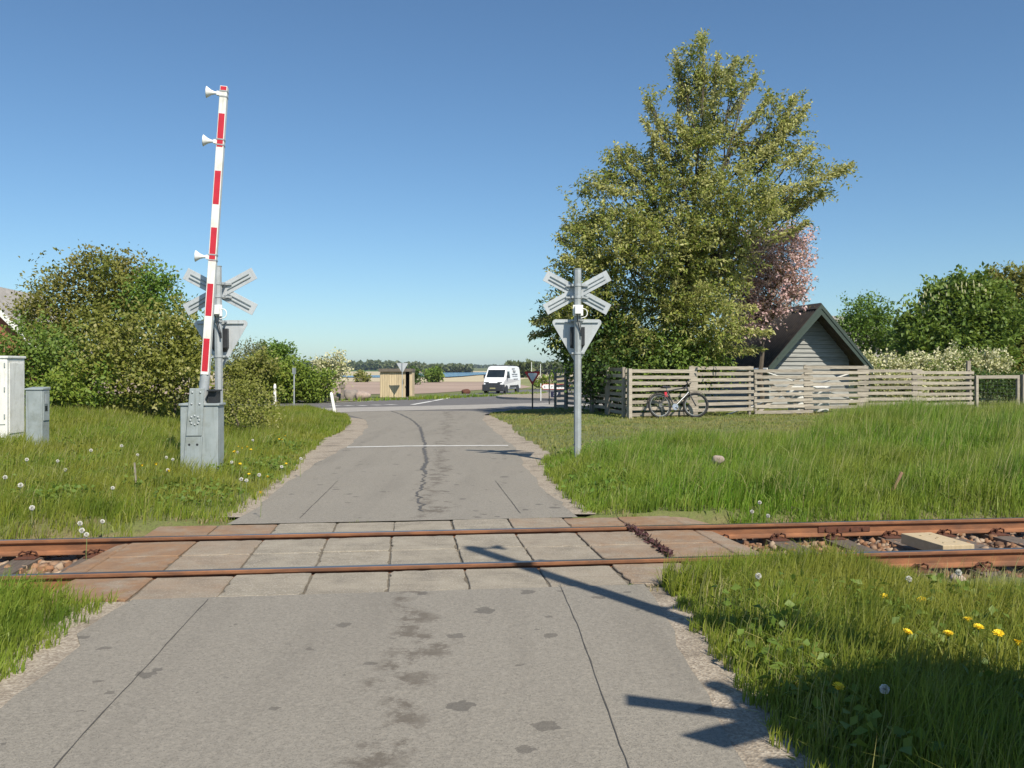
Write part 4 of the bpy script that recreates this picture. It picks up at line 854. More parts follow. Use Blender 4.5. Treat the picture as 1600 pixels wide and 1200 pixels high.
# ------------------------------------------------------------------ houses
def house(name, label, loc, rz, W, L, wall_h, roof_h, wallm, roofm, wave=True, chimney=None, trim=None, ov=.35):
    t = thing(name, label, 'house', loc, rz); b = MB()
    b.box(-W / 2, W / 2, 0, L, -.5, wall_h); b.build('wall', wallm, t)
    for y in (.001, L - .001):
        b = MB(); b.add([(-W / 2, y, wall_h), (W / 2, y, wall_h), (0, y, wall_h + roof_h - .1), (-W / 2, y + (.2 if y < 1 else -.2), wall_h), (W / 2, y + (.2 if y < 1 else -.2), wall_h), (0, y + (.2 if y < 1 else -.2), wall_h + roof_h - .1)], [(0, 1, 2), (5, 4, 3), (0, 3, 4, 1), (1, 4, 5, 2), (2, 5, 3, 0)]); b.build('gable', wallm, t)
    hw = W / 2 + ov; drop = roof_h * hw / (W / 2)
    first = None
    for sx in (-1, 1):
        b = MB(); n = int((L + 2 * ov) / .09) if wave else 1; V = []
        for i in range(n + 1):
            y = -ov + (L + 2 * ov) * i / n; wv = (.03 if i % 2 else -.03) if wave else 0
            for x, z in ((0, wall_h + roof_h), (sx * hw, wall_h + roof_h - drop)):
                for k in (0, -.09): V.append((x, y, z + wv + k))
        Fc = []
        for i in range(n): o_ = i * 4; p_ = o_ + 4; Fc += [(o_, p_, p_ + 2, o_ + 2), (o_ + 1, o_ + 3, p_ + 3, p_ + 1), (o_ + 2, p_ + 2, p_ + 3, o_ + 3)]
        if sx < 0: Fc = [tuple(reversed(f)) for f in Fc]
        b.add(V, Fc); b.add([V[0], V[1], V[3], V[2]], [(0, 1, 2, 3)]); b.add(V[-4:], [(0, 1, 3, 2)]); r_ = b.build('roof', roofm, t); first = first or r_
        if trim:
            b = MB(); b.bar((0, -ov - .02, wall_h + roof_h - .06), (sx * hw, -ov - .02, wall_h + roof_h - drop - .06), .04, .24); b.build('barge_board', trim, t)
    for wx in (-W * .25, W * .25):
        fr = MB().box(wx - .5, wx + .5, -.05, .03, .9, 2.0 if wall_h > 2 else 1.6).build('window', M['white_paint'], t); MB().box(wx - .42, wx + .42, -.06, -.052, .98, 1.92 if wall_h > 2 else 1.52).build('pane', M['glass'], fr)
    for wy in (L * .25, L * .7):
        fr = MB().box(W / 2 - .03, W / 2 + .05, wy - .6, wy + .6, .9, 2.0 if wall_h > 2 else 1.5).build('window', M['white_paint'], t); MB().box(W / 2 + .052, W / 2 + .06, wy - .52, wy + .52, .98, 1.92 if wall_h > 2 else 1.42).build('pane', M['glass'], fr)
    if chimney:
        x, y = chimney; b = MB(); b.box(x - .3, x + .3, y - .3, y + .3, wall_h + roof_h * .4, wall_h + roof_h + .75); b.build('chimney', M['brick_wall'], first)
    return t
p = at(-46, 400, 44); house('house', 'red-walled house at the left edge with a white bargeboard and grey roof', (p.x, 44, .3), math.radians(8), 6.0, 9, 2.6, 3.05, M['brick_wall'], M['roof_grey'], True, None, M['white_paint'])
p = at(1312, 490, 62); house('house', 'house with a grey corrugated roof just behind the shed ridge', (p.x - 5.5, 64, 0), math.radians(-62), 7, 12, 2.5, 3.15, M['shed_green'], M['roof_grey'], True, (0, 6))
p = at(1392, 545, 75); house('house', 'low red-brick house with a brown roof beyond the flowering hedge', (p.x + .2, 75, 0), math.radians(-38), 5, 9, 1.7, 1.7, M['brick_wall'], M['hut_roof'], False, None)

# ------------------------------------------------------------------ hut at the roadside
hx0, hx1, hd = (594 - 800) / F * 61.2, (643.5 - 800) / F * 61.2, 61.2; hz = basez(0, hd)
hut = thing('wooden_hut', 'small pale wooden hut with vertical boards and a dark flat roof by the road', 'hut', (hx0, hd, hz))
W = hx1 - hx0; Hf = 1.78; nb = 11; bw = (W - .42) / nb
bm_ = MB().box(.006, bw - .006, 0, .03, .03, Hf).mesh('board', M['hut_wood'])
for k in range(nb): inst(bm_, 'board', hut, (k * bw, random.uniform(0, .012), 0))
MB().box(W - .16, W, 0, .04, .03, Hf).build('board', M['hut_wood'], hut); MB().box(W - .02, W + .02, .042, 1.5, 0, Hf).build('side_wall', M['hut_wood'], hut); MB().box(-.02, .02, .042, 1.5, 0, Hf - .05).build('side_wall', M['hut_wood'], hut)
MB().box(.03, W - .03, 1.46, 1.5, 0, Hf).build('back_wall', M['black'], hut); MB().box(.03, W - .03, .2, 1.45, -.1, .06).build('floor', M['hut_roof'], hut)
MB().box(-.10, W + .06, -.16, 1.65, Hf + .001, Hf + .21).build('roof', M['hut_roof'], hut, .015)
b = MB(); b.path([(W - .52, -.012, 1.0), (W - .56, -.07, 1.02), (W - .56, -.07, 1.25), (W - .52, -.012, 1.27)], .012, 6); b.build('handle', M['black'], hut); MB().box(W - .46, W - .38, -.03, -.002, .72, .80).build('latch', M['black'], hut)
# triangular sign seen from behind, in front of the hut
sg = thing('give_way_sign', 'grey back of a triangular sign on a thin pole before the wooden hut', 'road sign', ((628.5 - 800) / F * 59.9, 59.9, basez(0, 59.9)))
MB().tube((0, 0, -.2), (0, 0, 2.36), .03, n=8).build('post', M['steel_galv'], sg)
def tri_plate(W, top, y, th=.006):
    Hh = W * math.sqrt(3); r = .04; cen = Vector((0, top - Hh / 3)); poly = []
    for c in (Vector((-W, top)), Vector((W, top)), Vector((0, top - Hh))):
        inw = (cen - c).normalized(); cc = c + inw * 2 * r; a0 = math.atan2(-inw.y, -inw.x)
        for k in range(-2, 3): a = a0 - k * math.radians(28); poly.append((cc.x + r * math.cos(a), cc.y + r * math.sin(a)))
    return MB().prism(poly, -th / 2, th / 2, Matrix.Translation((0, y, 0)) @ Matrix.Rotation(math.pi / 2, 4, 'X'))
tri_plate(.40, 2.36, .05).build('plate', M['alu_back'], sg)
# give way sign by the lane
yy = 38.0; gw = thing('give_way_sign', 'red-bordered give way triangle on a dark pole in the tree shade', 'road sign', ((832 - 800) / F * yy, yy, gz(.87, yy)))
MB().tube((0, 0, -.2), (0, 0, 1.05), .033, n=8).build('post', pmat('dark_pole', (.06, .05, .045), (.08, .06, .05), 8, .6), gw)
tri_plate(.345, 1.57, -.04).build('red_plate', M['sign_red'], gw); tri_plate(.225, 1.505, -.047).build('white_field', M['white_plain'], gw)
# direction arrow sign and route sign
yy = 52.0; z0 = basez(0, yy); ds = thing('direction_sign', 'white arrow-shaped direction sign with a red border on white posts', 'road sign', ((845 - 800) / F * yy, yy, z0))
for xx in (0.0, 1.55): MB().tube((xx, .05, -.1), (xx, .05, 1.02), .028, n=8).build('post', M['white_plain'], ds)
arr = [(.0, .82), (.14, .66), (1.7, .66), (1.7, .99), (.14, .99)]; Mx = Matrix.Rotation(math.pi / 2, 4, 'X')
MB().prism(arr, -.01, .01, Mx).build('red_plate', M['sign_red'], ds); arr2 = [(.05, .82), (.155, .695), (1.67, .695), (1.67, .955), (.155, .955)]; fl = MB().prism(arr2, -.004, .006, Matrix.Translation((0, -.014, 0)) @ Mx).build('white_field', M['white_plain'], ds)
for x0, x1, z0_, z1_ in ((.20, .25, .76, .88), (.29, .31, .80, .84), (.42, .53, .86, .89), (.46, .49, .755, .86), (.60, .63, .755, .86), (.63, .69, .83, .86), (.76, .79, .755, .86), (.86, .89, .755, .90), (.89, .95, .87, .90), (1.02, 1.05, .755, .86), (1.05, 1.11, .80, .82), (1.18, 1.21, .755, .90), (1.27, 1.30, .755, .86), (1.30, 1.37, .83, .86)):
    MB().box(x0, x1, -.0265, -.021, z0_, z1_).build('lettering', M['print_grey'], fl)
yy = 44.0; z0 = basez(0, yy); rs = thing('route_sign', 'dark blue route number sign on a slim dark frame beside the shaded fence', 'road sign', ((858.3 - 800) / F * yy, yy, z0))
MB().tube((0, 0, -.2), (0, 0, 1.72), .03, n=8).build('post', M['black'], rs); MB().tube((-.38, 0, 1.70), (0, 0, 1.70), .012, n=6).build('crossbar', M['black'], rs)
pl = MB().box(.07, .56, -.035, -.02, .36, .66).build('plate', M['blue_sign'], rs, .02)
MB().box(.0, .09, -.02, -.008, .42, .60).build('bracket', M['steel_galv'], rs)
fc = bpy.data.curves.new('number', 'FONT'); fc.body = '57'; fc.size = .24; fc.extrude = .002; fc.align_x = 'CENTER'; fc.materials.append(M['white_plain']); tmp = bpy.data.objects.new('tmp', fc); link(tmp); bpy.context.view_layer.update(); nme = bpy.data.meshes.new_from_object(tmp.evaluated_get(bpy.context.evaluated_depsgraph_get())); bpy.data.objects.remove(tmp); fo = bpy.data.objects.new('number', nme); link(fo, pl); fo.location = (.315, -.038, .43); fo.rotation_euler = (math.pi / 2, 0, 0)
# posts on the left
def marker(px, py, d, h, lean, label):
    p = at(px, py, d); b = MB(); b.box(-.055, .055, -.055, .055, -.3, h * .9); b.add([(-.055, -.055, h * .9), (.055, -.055, h * .9), (.055, .055, h * .9), (-.055, .055, h * .9), (-.03, -.03, h), (.03, -.03, h), (.03, .03, h), (-.03, .03, h)], [(4, 5, 6, 7), (0, 1, 5, 4), (1, 2, 6, 5), (2, 3, 7, 6), (3, 0, 4, 7)])
    o = b.build('marker_post', M['white_paint'], None, .012); o.location = (p.x, p.y, gz(p.x, p.y)); o.rotation_euler = (0, math.radians(lean), .3); setp(o, label, 'marker post', 'white roadside marker posts'); return o
marker(523, 646, 33.4, .78, -10, 'white marker post leaning at the grassy corner of the lane'); marker(429.5, 628, 38, 1.05, 0, 'upright white marker post in the grass before the hedge')
p = at(459.5, 628, 43); sp_ = thing('sign_post', 'slim grey sign pole with an edge-on plate in front of the hedge', 'road sign', (p.x, 43, basez(0, 43)))
MB().tube((0, 0, -.2), (0, 0, 1.70), .035, n=8).build('post', M['steel_galv'], sp_); MB().box(-.02, .03, -.26, .26, 1.50, 1.80).build('plate', M['grey_paint'], sp_)
p = G(535, 626.2); mp = thing('stone_marker', 'grey stone post with a small head between the boulders', 'stone post', (p[0], p[1], basez(*p)))
MB().box(-.10, .10, -.08, .08, -.1, .72, taper=(.75, .75)).build('shaft', M['stone'], mp, .015); MB().box(-.17, .16, -.09, .09, .721, .98).build('head', M['stone'], mp, .02)
def rock(name, px, py, w, h, label, seed, mat=None, cat='boulder', group=None):
    import bmesh
    bm = bmesh.new(); bmesh.ops.create_icosphere(bm, subdivisions=3, radius=1); r = np.random.default_rng(seed); k = r.normal(0, 1, (6, 3)); ph = r.uniform(0, 6, 6)
    for v in bm.verts:
        f = 1 + sum(.07 * math.sin(2.2 * (v.co @ Vector(k[i])) + ph[i]) for i in range(6)); v.co = Vector((v.co.x * w * f, v.co.y * w * .8 * f, v.co.z * h * f))
    me = bpy.data.meshes.new(name); bm.to_mesh(me); bm.free(); me.materials.append(mat or M['stone']); me.polygons.foreach_set('use_smooth', np.ones(len(me.polygons), bool))
    o = bpy.data.objects.new(name, me); link(o); x, y = G(px, py); o.location = (x, y, basez(x, y) + h * .45); setp(o, label, cat, group); return o
rock('boulder', 516, 625.5, .32, .24, 'small boulder between the leaning marker post and the blossom tree', 1, group='boulders beside the main road'); rock('boulder', 528, 625.8, .40, .26, 'boulder just left of the stone post', 2, group='boulders beside the main road')
rock('boulder', 549, 625, .52, .42, 'large grey boulder just right of the stone post', 3, group='boulders beside the main road'); rock('boulder', 566, 626, .50, .36, 'reddish boulder nearest the wooden hut', 4, M['pinkish_stone'], group='boulders beside the main road')
o = rock('boulder', 727, 615.2, .42, .30, 'low dark rock on the verge between hut and van', 5, M['rustdark'])
# stone and stake in the long grass
p = at(1121, 741, 12.4); o = rock('stone', 1121, 760, .065, .085, 'pale pinkish stone chunk poking from the long grass', 6, M['pinkish_stone'], 'stone'); o.location = (p.x, p.y, gz(p.x, p.y) + .26); o.rotation_euler = (.3, .7, .2)
st = MB(); st.box(-.018, .018, -.010, .010, -.25, .40); o = st.build('stake', M['stake'], None, .004); p = at(1386, 795, 10.7); o.location = (p.x, p.y, gz(p.x, p.y)); o.rotation_euler = (0, math.radians(30), .2); setp(o, 'short rusty stake leaning in the grass behind the rails', 'stake')
o = rock('stone', 1497, 924, .05, .04, 'round pale stone on the near edge of the ballast', 8, M['pinkish_stone'], 'stone'); x, y = G(1497, 921); o.location = (x, y, gz(x, y) + .045)
b = MB(); b.box(-.009, .009, -.009, .009, -.1, .30); o = b.build('marker_peg', M['wood_grey']); p = at(213, 770, 11.8); o.location = (p.x, p.y, gz(p.x, p.y) + .05); o.rotation_euler = (0, -.08, 0); setp(o, 'thin pale peg in the grass left of the barrier', 'peg')
# far masts
for px, lab in ((830.5, 'thin white mast rising behind the give way sign'), (844.5, 'thin white mast just right of the give way sign')):
    x, y = (px - 800) / F * 170, 170; b = MB(); b.tube((x, y, basez(x, y) - .3), (x, y, 3.0 if px < 840 else 2.6), .07, .05, 8); o = b.build('mast', M['white_plain']); setp(o, lab, 'mast')

# ------------------------------------------------------------------ van
van = thing('delivery_van', 'white high-roofed delivery van with dark bumper coming down the main road', 'van')
pf = [(-2.68, .42), (-2.70, 1.2), (-2.62, 2.2), (-2.50, 2.42), (-2.2, 2.50), (.75, 2.52), (1.12, 2.44), (1.35, 2.26), (1.98, 1.42), (2.42, 1.16), (2.58, .98), (2.62, .80), (2.62, .42)]
def vw(x, z):
    w = 1.02 if z < 1.3 else 1.02 - (z - 1.3) * .10
    if z > 2.45: w -= .10
    if x > 1.9: w -= (x - 1.9) * .20
    return w
b = MB(); n = len(pf); b.add([(x, -vw(x, z), z) for x, z in pf] + [(x, vw(x, z), z) for x, z in pf], [tuple(reversed(range(n))), tuple(range(n, 2 * n))] + [(i, (i + 1) % n, n + (i + 1) % n, n + i) for i in range(n)])
b.f = [list(reversed(f)) for f in b.f]; b.build('body', M['van_white'], van, .05, seg=3)
def quad_on(pts, off, name, mat, parent):
    P_ = [Vector(p) for p in pts]; nn = (P_[1] - P_[0]).cross(P_[-1] - P_[0]).normalized(); k = len(P_)
    b = MB(); b.add([p + nn * off for p in P_] + [p - nn * .02 for p in P_], [tuple(range(k))] + [(i, k + i, k + (i + 1) % k, (i + 1) % k) for i in range(k)]); return b.build(name, mat, parent)
quad_on([(1.93, -.84, 1.49), (1.93, .84, 1.49), (1.43, .80, 2.16), (1.43, -.80, 2.16)], .012, 'windscreen', M['glass'], van)
for s in (-1, 1):
    pts = [(1.62, s * .985, 1.42), (.72, s * 1.012, 1.42), (.78, s * .95, 2.02), (1.22, s * .945, 2.02)]
    quad_on(pts if s > 0 else list(reversed(pts)), .025, 'side_window', M['glass'], van)
    b = MB(); b.box(1.52, 1.72, s * 1.03 - (.0 if s > 0 else .16), s * 1.03 + (.16 if s > 0 else 0), 1.40, 1.74); b.build('mirror', M['van_dark'], van, .03)
    b = MB(); b.box(2.28, 2.575, s * .62 - .22, s * .62 + .22, .92, 1.08); hl = b.build('headlight', M['glass'], van, .03); hl.rotation_euler = (0, 0, 0)
    MB().box(-1.45 if s > 0 else -1.45, .75, s * 1.035 - .012, s * 1.035 + .012, .58, .76).build('side_moulding', M['van_dark'], van, .008)
b = MB(); b.box(2.20, 2.70, -1.0, 1.0, .26, .86); b.box(2.25, 2.66, -.70, .70, .87, 1.0); b.build('bumper', M['van_dark'], van, .06, seg=3)
b = MB(); b.box(2.702, 2.716, -.26, .26, .46, .58); b.build('number_plate', M['plate'], van)
for x in (1.72, -1.75):
    for s in (-1, 1):
        wh = empty('wheel', (x, s * .90, .34)); wh.parent = van
        Mr = Matrix.Rotation(math.pi / 2, 4, 'X'); MB().lathe([(.20, -.11), (.32, -.11), (.345, -.07), (.345, .07), (.32, .11), (.20, .11)], 24, Mr).build('tyre', M['tyre'], wh); MB().lathe([(.19, -.118), (.2, -.1), (.2, .1), (.19, .118)], 20, Mr).build('rim', M['alloy'], wh)
        b = MB(); b.lathe([(.43, -.02), (.43, .02)], 20, Matrix.Translation((x, s * 1.005, .36)) @ Mr); b.build('wheel_arch', M['van_dark'], van)
yz = lambda z: vw(-1, z) + .004
def prt(x0, x1, z0, z1): quad_on([(x1, yz(z0), z0), (x0, yz(z0), z0), (x0, yz(z1), z1), (x1, yz(z1), z1)], .012, 'print', M['print_grey'], van)
for r_ in ((-.55, -.30, 2.22, 2.32), (-1.0, -.75, 2.22, 2.33), (-1.2, -.55, 1.92, 2.0), (-1.2, -1.0, 2.0, 2.12), (-.75, -.55, 1.95, 2.14), (-.85, -.05, 1.72, 1.80), (-1.75, -1.0, 1.72, 1.80), (-1.75, -.15, 1.55, 1.60), (-1.75, -.4, 1.28, 1.36)): prt(*r_)
for k in range(2):
    b = MB(); b.box(-1.6 + k * 1.6, -1.5 + k * 1.6, -.8, .8, 2.525, 2.59); b.build('roof_bar', M['van_dark'], van)
px_, d_ = 784, 82.5; van.location = ((px_ - 800) / F * d_, d_, basez(0, d_) - .005); van.rotation_euler = (0, 0, math.radians(-90 - 17))

# ------------------------------------------------------------------ vegetation
def norm(a): return a / (np.linalg.norm(a, axis=-1, keepdims=True) + 1e-9)
def leaves(P, D, Lf, Wf, rng, fold=.35, droop=0.0):        # one folded blade-shaped leaf at each P pointing along D
    n = len(P); R = norm(rng.normal(0, .62, (n, 3)) + np.array([0, 0, .55]) + np.array(SUN) * .65); S = norm(np.cross(D, R)); N = np.cross(S, D)
    up = N[:, 2:3] < 0; N = np.where(up, -N, N)
    L = Lf * rng.uniform(.65, 1.25, (n, 1)); W = Wf * rng.uniform(.7, 1.25, (n, 1))
    mid = P + D * L * .45; a = mid + S * W * .5 + N * W * fold * .5; b = mid - S * W * .5 + N * W * fold * .5
    tip = P + D * L; tip[:, 2] -= droop * L[:, 0]
    V = np.stack([P, a, tip, b], 1).reshape(-1, 3); i = (np.arange(n) * 4)[:, None]
    T = np.concatenate([i + np.array([[0, 1, 2]]), i + np.array([[0, 2, 3]])], 1).reshape(-1, 3); return V, T
def crown(lobes, rng, dens, twig, per, Lf, Wf, up=.35, spread=.6, droop=.05, fill=.35, rad=.09, clus=9):
    """lobes: (centre, radii). Twigs start in each lobe and run outwards, carrying leaves."""
    PP, DD = [], []
    for c, r, *mm in lobes:
        c = np.array(c); r = np.array(r); n = max(6, int((mm[0] if mm else 1.0) * dens * (r[0] * r[2] + r[0] * r[1] + r[1] * r[2])))
        d = norm(rng.normal(0, 1, (n, 3))); f = fill + (1 - fill) * rng.random((n, 1)) ** .6
        nc = max(4, n // clus); dc = norm(rng.normal(0, 1, (nc, 3))); fc = fill + (1 - fill) * rng.random((nc, 1)) ** .5
        cc = c + dc * r * fc; ix = rng.integers(0, nc, n); sg = float(np.clip(.24 * r.mean(), .06, .42)); loose = rng.random((n, 1)) < .22
        base = np.where(loose, c + d * r * f, cc[ix] + rng.normal(0, sg, (n, 3))); d = norm((base - c) / r); ax = norm(norm(d * r) * .75 + np.array([0, 0, up]) + rng.normal(0, spread * .6, (n, 3)))
        tl = twig * rng.uniform(.5, 1.3, (n, 1))
        s = np.linspace(.05, 1, per)[None, :, None] + rng.uniform(-.06, .06, (n, per, 1))
        sag = np.zeros((n, per, 3)); sag[..., 2] = -(s[..., 0] ** 2) * tl * .18
        p = base[:, None] + ax[:, None] * s * tl[:, None] + sag + rng.normal(0, rad, (n, per, 3))
        dd = norm(ax[:, None] * .6 + rng.normal(0, .65, (n, per, 3)) + np.array([0, 0, .0]))
        PP.append(p.reshape(-1, 3)); DD.append(dd.reshape(-1, 3))
    return leaves(np.concatenate(PP), np.concatenate(DD), Lf, Wf, rng, droop=droop)
def lobe(px, py, d, rx, ry, rd=None):           # ellipsoid seen at a place of the photograph, sizes in its pixels
    c = at(px, py, d); k = d / F; return (tuple(c), (rx * k, (rd if rd else (rx + ry) * .5 * k), ry * k))
def limb(b, a, c, r0, r1, rng, n=5, bend=.12):
    a, c = Vector(a), Vector(c); L = (c - a).length; pts = [a]
    for i in range(1, n): pts.append(a.lerp(c, i / n) + Vector(rng.normal(0, 1, 3)) * L * bend * .35 * math.sin(math.pi * i / n) + Vector((0, 0, -L * .05 * math.sin(math.pi * i / n))))
    pts.append(c); b.path(pts, [r0 + (r1 - r0) * (i / n) ** .8 for i in range(n + 1)], 6); return pts
def plant(name, label, cat, lobes, base, seed, mats, dens, twig, per, Lf, Wf, trunk_r=.12, fork=None, bark='bark', group=None, part='crown', stems=1, extra=None, **kw):
    rng = np.random.default_rng(seed); bx, by = base; bz = gz(bx, by)
    t = thing(name, label, cat, (bx, by, bz), 0, group); off = np.array([bx, by, bz])
    V, T = crown(lobes, rng, dens, twig, per, Lf, Wf, **kw)
    o = bpy.data.objects.new(part, np_mesh(part, V - off, T, 3, mats)); link(o, t)
    b = MB(); f = Vector(fork) - Vector(off) if fork is not None else Vector((0, 0, .35))
    if stems == 1: limb(b, (0, 0, -.2), f, trunk_r, trunk_r * .75, rng, 4, .08)
    for i, (c, r, *mm) in enumerate(lobes):
        s0 = f if stems == 1 else Vector((rng.normal(0, .25), rng.normal(0, .2), -.1))
        tgt = Vector(np.array(c) - off); pts = limb(b, s0, tgt, trunk_r * (.42 if stems == 1 else .5), .010, rng)
        for k in range(2 if r[0] < .8 else 4):
            dv = Vector(norm(rng.normal(0, 1, 3)) * np.array(r) * .85); limb(b, pts[-2 - (k % 2)], tgt + dv, trunk_r * .16, .006, rng, 3)
    b.build('trunk' if stems == 1 else 'stems', M[bark], t)
    if extra: extra(t, off, rng)
    return t
LM = {}
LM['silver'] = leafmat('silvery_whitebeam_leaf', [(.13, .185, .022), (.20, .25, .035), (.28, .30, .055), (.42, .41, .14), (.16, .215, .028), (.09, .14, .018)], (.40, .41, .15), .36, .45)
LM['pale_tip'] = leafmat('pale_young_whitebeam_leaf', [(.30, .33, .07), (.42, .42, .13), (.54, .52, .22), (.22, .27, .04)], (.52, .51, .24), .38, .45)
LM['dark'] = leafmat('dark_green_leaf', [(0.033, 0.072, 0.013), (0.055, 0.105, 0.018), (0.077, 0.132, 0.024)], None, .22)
LM['mid'] = leafmat('mid_green_leaf', [(0.090, 0.156, 0.024), (0.132, 0.204, 0.031), (0.174, 0.240, 0.043)], None, .3)
LM['olive'] = leafmat('olive_brown_leaf', [(0.182, 0.163, 0.036), (0.234, 0.202, 0.044), (0.150, 0.156, 0.031), (0.273, 0.234, 0.072)], None, .3, .6, .8, (0.176, 0.195, 0.036))
LM['hawthorn'] = leafmat('yellow_green_leaf', [(0.195, 0.208, 0.039), (0.247, 0.247, 0.052), (0.150, 0.182, 0.029), (0.416, 0.377, 0.169)], None, .3, .55, .7, (0.202, 0.215, 0.039))
LM['bright'] = leafmat('fresh_green_leaf', [(0.088, 0.169, 0.022), (0.125, 0.219, 0.033), (0.163, 0.250, 0.043)], None, .32)
LM['lime'] = leafmat('lime_hedge_leaf', [(0.131, 0.206, 0.025), (0.188, 0.256, 0.035), (0.250, 0.294, 0.045)], None, .3, .55, .5, (0.156, 0.237, 0.033))
LM['pink'] = leafmat('pink_cherry_blossom', [(.66, .42, .44), (.78, .56, .56), (.55, .33, .35), (.80, .64, .62)], None, .35)
LM['bronze'] = leafmat('bronze_cherry_leaf', [(.13, .075, .03), (.17, .11, .04), (.12, .12, .03)], None, .3)
LM['white'] = leafmat('white_blossom', [(.60, .57, .36), (.70, .67, .46), (.46, .46, .22), (.34, .36, .12)], None, .25)
LM['grey'] = leafmat('grey_green_leaf', [(.14, .155, .075), (.19, .20, .11), (.11, .13, .06)], None, .25)
LM['far'] = leafmat('far_wood_foliage', [(.070, .095, .035), (.095, .12, .045), (.12, .135, .06), (.06, .09, .035)], None, .1)

# big tree in the garden
TD = 30.0
big = [(1097, 85, 15, 36), (1062, 118, 10, 24), (1078, 150, 26, 42), (1125, 140, 24, 34), (1165, 136, 16, 9), (1148, 110, 10, 20), (1100, 215, 52, 50), (1022, 165, 10, 18), (1032, 205, 14, 26), (1212, 172, 20, 28), (1250, 165, 12, 14), (1225, 215, 26, 26), (1180, 255, 44, 36), (1250, 232, 16, 12), (1295, 270, 32, 8), (1262, 262, 24, 16), (1268, 308, 20, 12),
       (1050, 295, 78, 56), (972, 262, 34, 40), (940, 300, 24, 20), (1150, 325, 80, 50), (1225, 312, 38, 28), (955, 375, 72, 50), (1050, 395, 90, 62), (1118, 412, 62, 55), (905, 360, 22, 18), (915, 440, 52, 46), (1030, 490, 86, 55), (1100, 500, 58, 48), (1000, 548, 78, 36), (1075, 556, 50, 26), (885, 490, 34, 30)]
rngb = np.random.default_rng(3)
L_ = []
for x, y, rx, ry in big:
    k = .62 if y < 290 else (.78 if y < 350 else .86)
    L_.append(lobe(x, y, TD + rngb.uniform(-.9, .9) * min(1, rx / 50), rx * k, ry * k) + ((1.15 if y < 290 else 1.0),))
SPR = [((1200, 300), (1332, 256), 9), ((1190, 345), (1288, 298), 9), ((1215, 262), (1270, 228), 8), ((1150, 270), (1262, 165), 9), ((1205, 235), (1240, 150), 8), ((1140, 220), (1203, 150), 8), ((1125, 195), (1182, 118), 8), ((1098, 190), (1097, 52), 10), ((1085, 200), (1055, 82), 8), ((1100, 180), (1150, 92), 8), ((1115, 170), (1122, 85), 8), ((1065, 235), (1008, 155), 8), ((1050, 245), (1004, 185), 7),
       ((1000, 300), (928, 288), 9), ((965, 335), (880, 356), 9), ((905, 390), (872, 368), 8), ((1010, 285), (962, 232), 9), ((1030, 270), (985, 232), 8), ((900, 470), (834, 503), 9), ((880, 500), (830, 525), 8), ((1190, 380), (1262, 345), 8), ((1080, 260), (1060, 180), 9), ((1130, 260), (1165, 190), 9), ((1120, 500), (1205, 520), 8), ((1120, 540), (1190, 545), 8), ((1120, 470), (1180, 480), 7), ((1150, 230), (1215, 205), 8), ((940, 420), (880, 400), 9), ((1010, 260), (1030, 190), 7)]
def tree_sprays(t, off, rng):
    PP, DD = [], []
    for (x0, y0), (x1, y1), rr in SPR:
        d0 = TD + rng.uniform(-1, 1); a, c = np.array(at(x0, y0, d0)), np.array(at(x1, y1, d0 + rng.uniform(-.8, .8))); L = np.linalg.norm(c - a); n = int(L * 210)
        f = rng.random((n, 1)) ** .8; sag = np.zeros((n, 3)); sag[:, 2] = -np.sin(f[:, 0] * math.pi) * L * .07
        ax = (c - a) / L; PP.append(a + (c - a) * f + sag + rng.normal(0, rr * TD / F * .55, (n, 3)) * (1.1 - .6 * f)); DD.append(norm(ax * .7 + rng.normal(0, .5, (n, 3))))
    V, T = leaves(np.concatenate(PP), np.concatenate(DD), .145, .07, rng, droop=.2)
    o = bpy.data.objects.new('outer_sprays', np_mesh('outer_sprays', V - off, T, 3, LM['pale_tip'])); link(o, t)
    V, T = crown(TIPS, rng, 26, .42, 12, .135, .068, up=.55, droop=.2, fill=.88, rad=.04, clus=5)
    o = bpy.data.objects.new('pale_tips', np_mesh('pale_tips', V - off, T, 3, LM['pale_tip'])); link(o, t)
    b = MB()
    for (x0, y0), (x1, y1), rr in SPR: limb(b, Vector(at(x0, y0, TD)) - Vector(off), Vector(at(x1, y1, TD)) - Vector(off), .03, .008, rng, 4)
    b.build('outer_twigs', M['bark_grey'], t)['kind'] = 'stuff'
TIPS = list(L_)
plant('whitebeam_tree', 'tall silvery green tree rising over the fence corner, leaves tossed by wind', 'tree', L_, (5.9, 30.3), 11, LM['silver'], 96, .62, 17, .140, .066, .17, at(1070, 470, 30.3), 'bark_grey', up=.5, droop=.2, fill=.15, rad=.05, extra=tree_sprays)
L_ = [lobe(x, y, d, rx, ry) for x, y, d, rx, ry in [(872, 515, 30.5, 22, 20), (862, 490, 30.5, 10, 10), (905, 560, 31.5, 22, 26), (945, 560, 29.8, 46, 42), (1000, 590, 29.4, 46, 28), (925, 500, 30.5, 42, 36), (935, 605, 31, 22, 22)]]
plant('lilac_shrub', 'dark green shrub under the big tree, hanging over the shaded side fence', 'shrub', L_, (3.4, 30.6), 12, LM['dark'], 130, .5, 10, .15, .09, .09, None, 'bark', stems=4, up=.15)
L_ = [lobe(x, y, d, rx, ry) for x, y, d, rx, ry in [(1050, 560, 29.3, 56, 32), (1095, 572, 29.6, 30, 22), (1030, 600, 28.8, 36, 16)]]
plant('lilac_shrub', 'dark green shrub behind the bicycle, spilling through the fence boards', 'shrub', L_, (5.8, 29.2), 13, LM['mid'], 130, .5, 10, .15, .085, .08, None, 'bark', stems=4, up=.1)
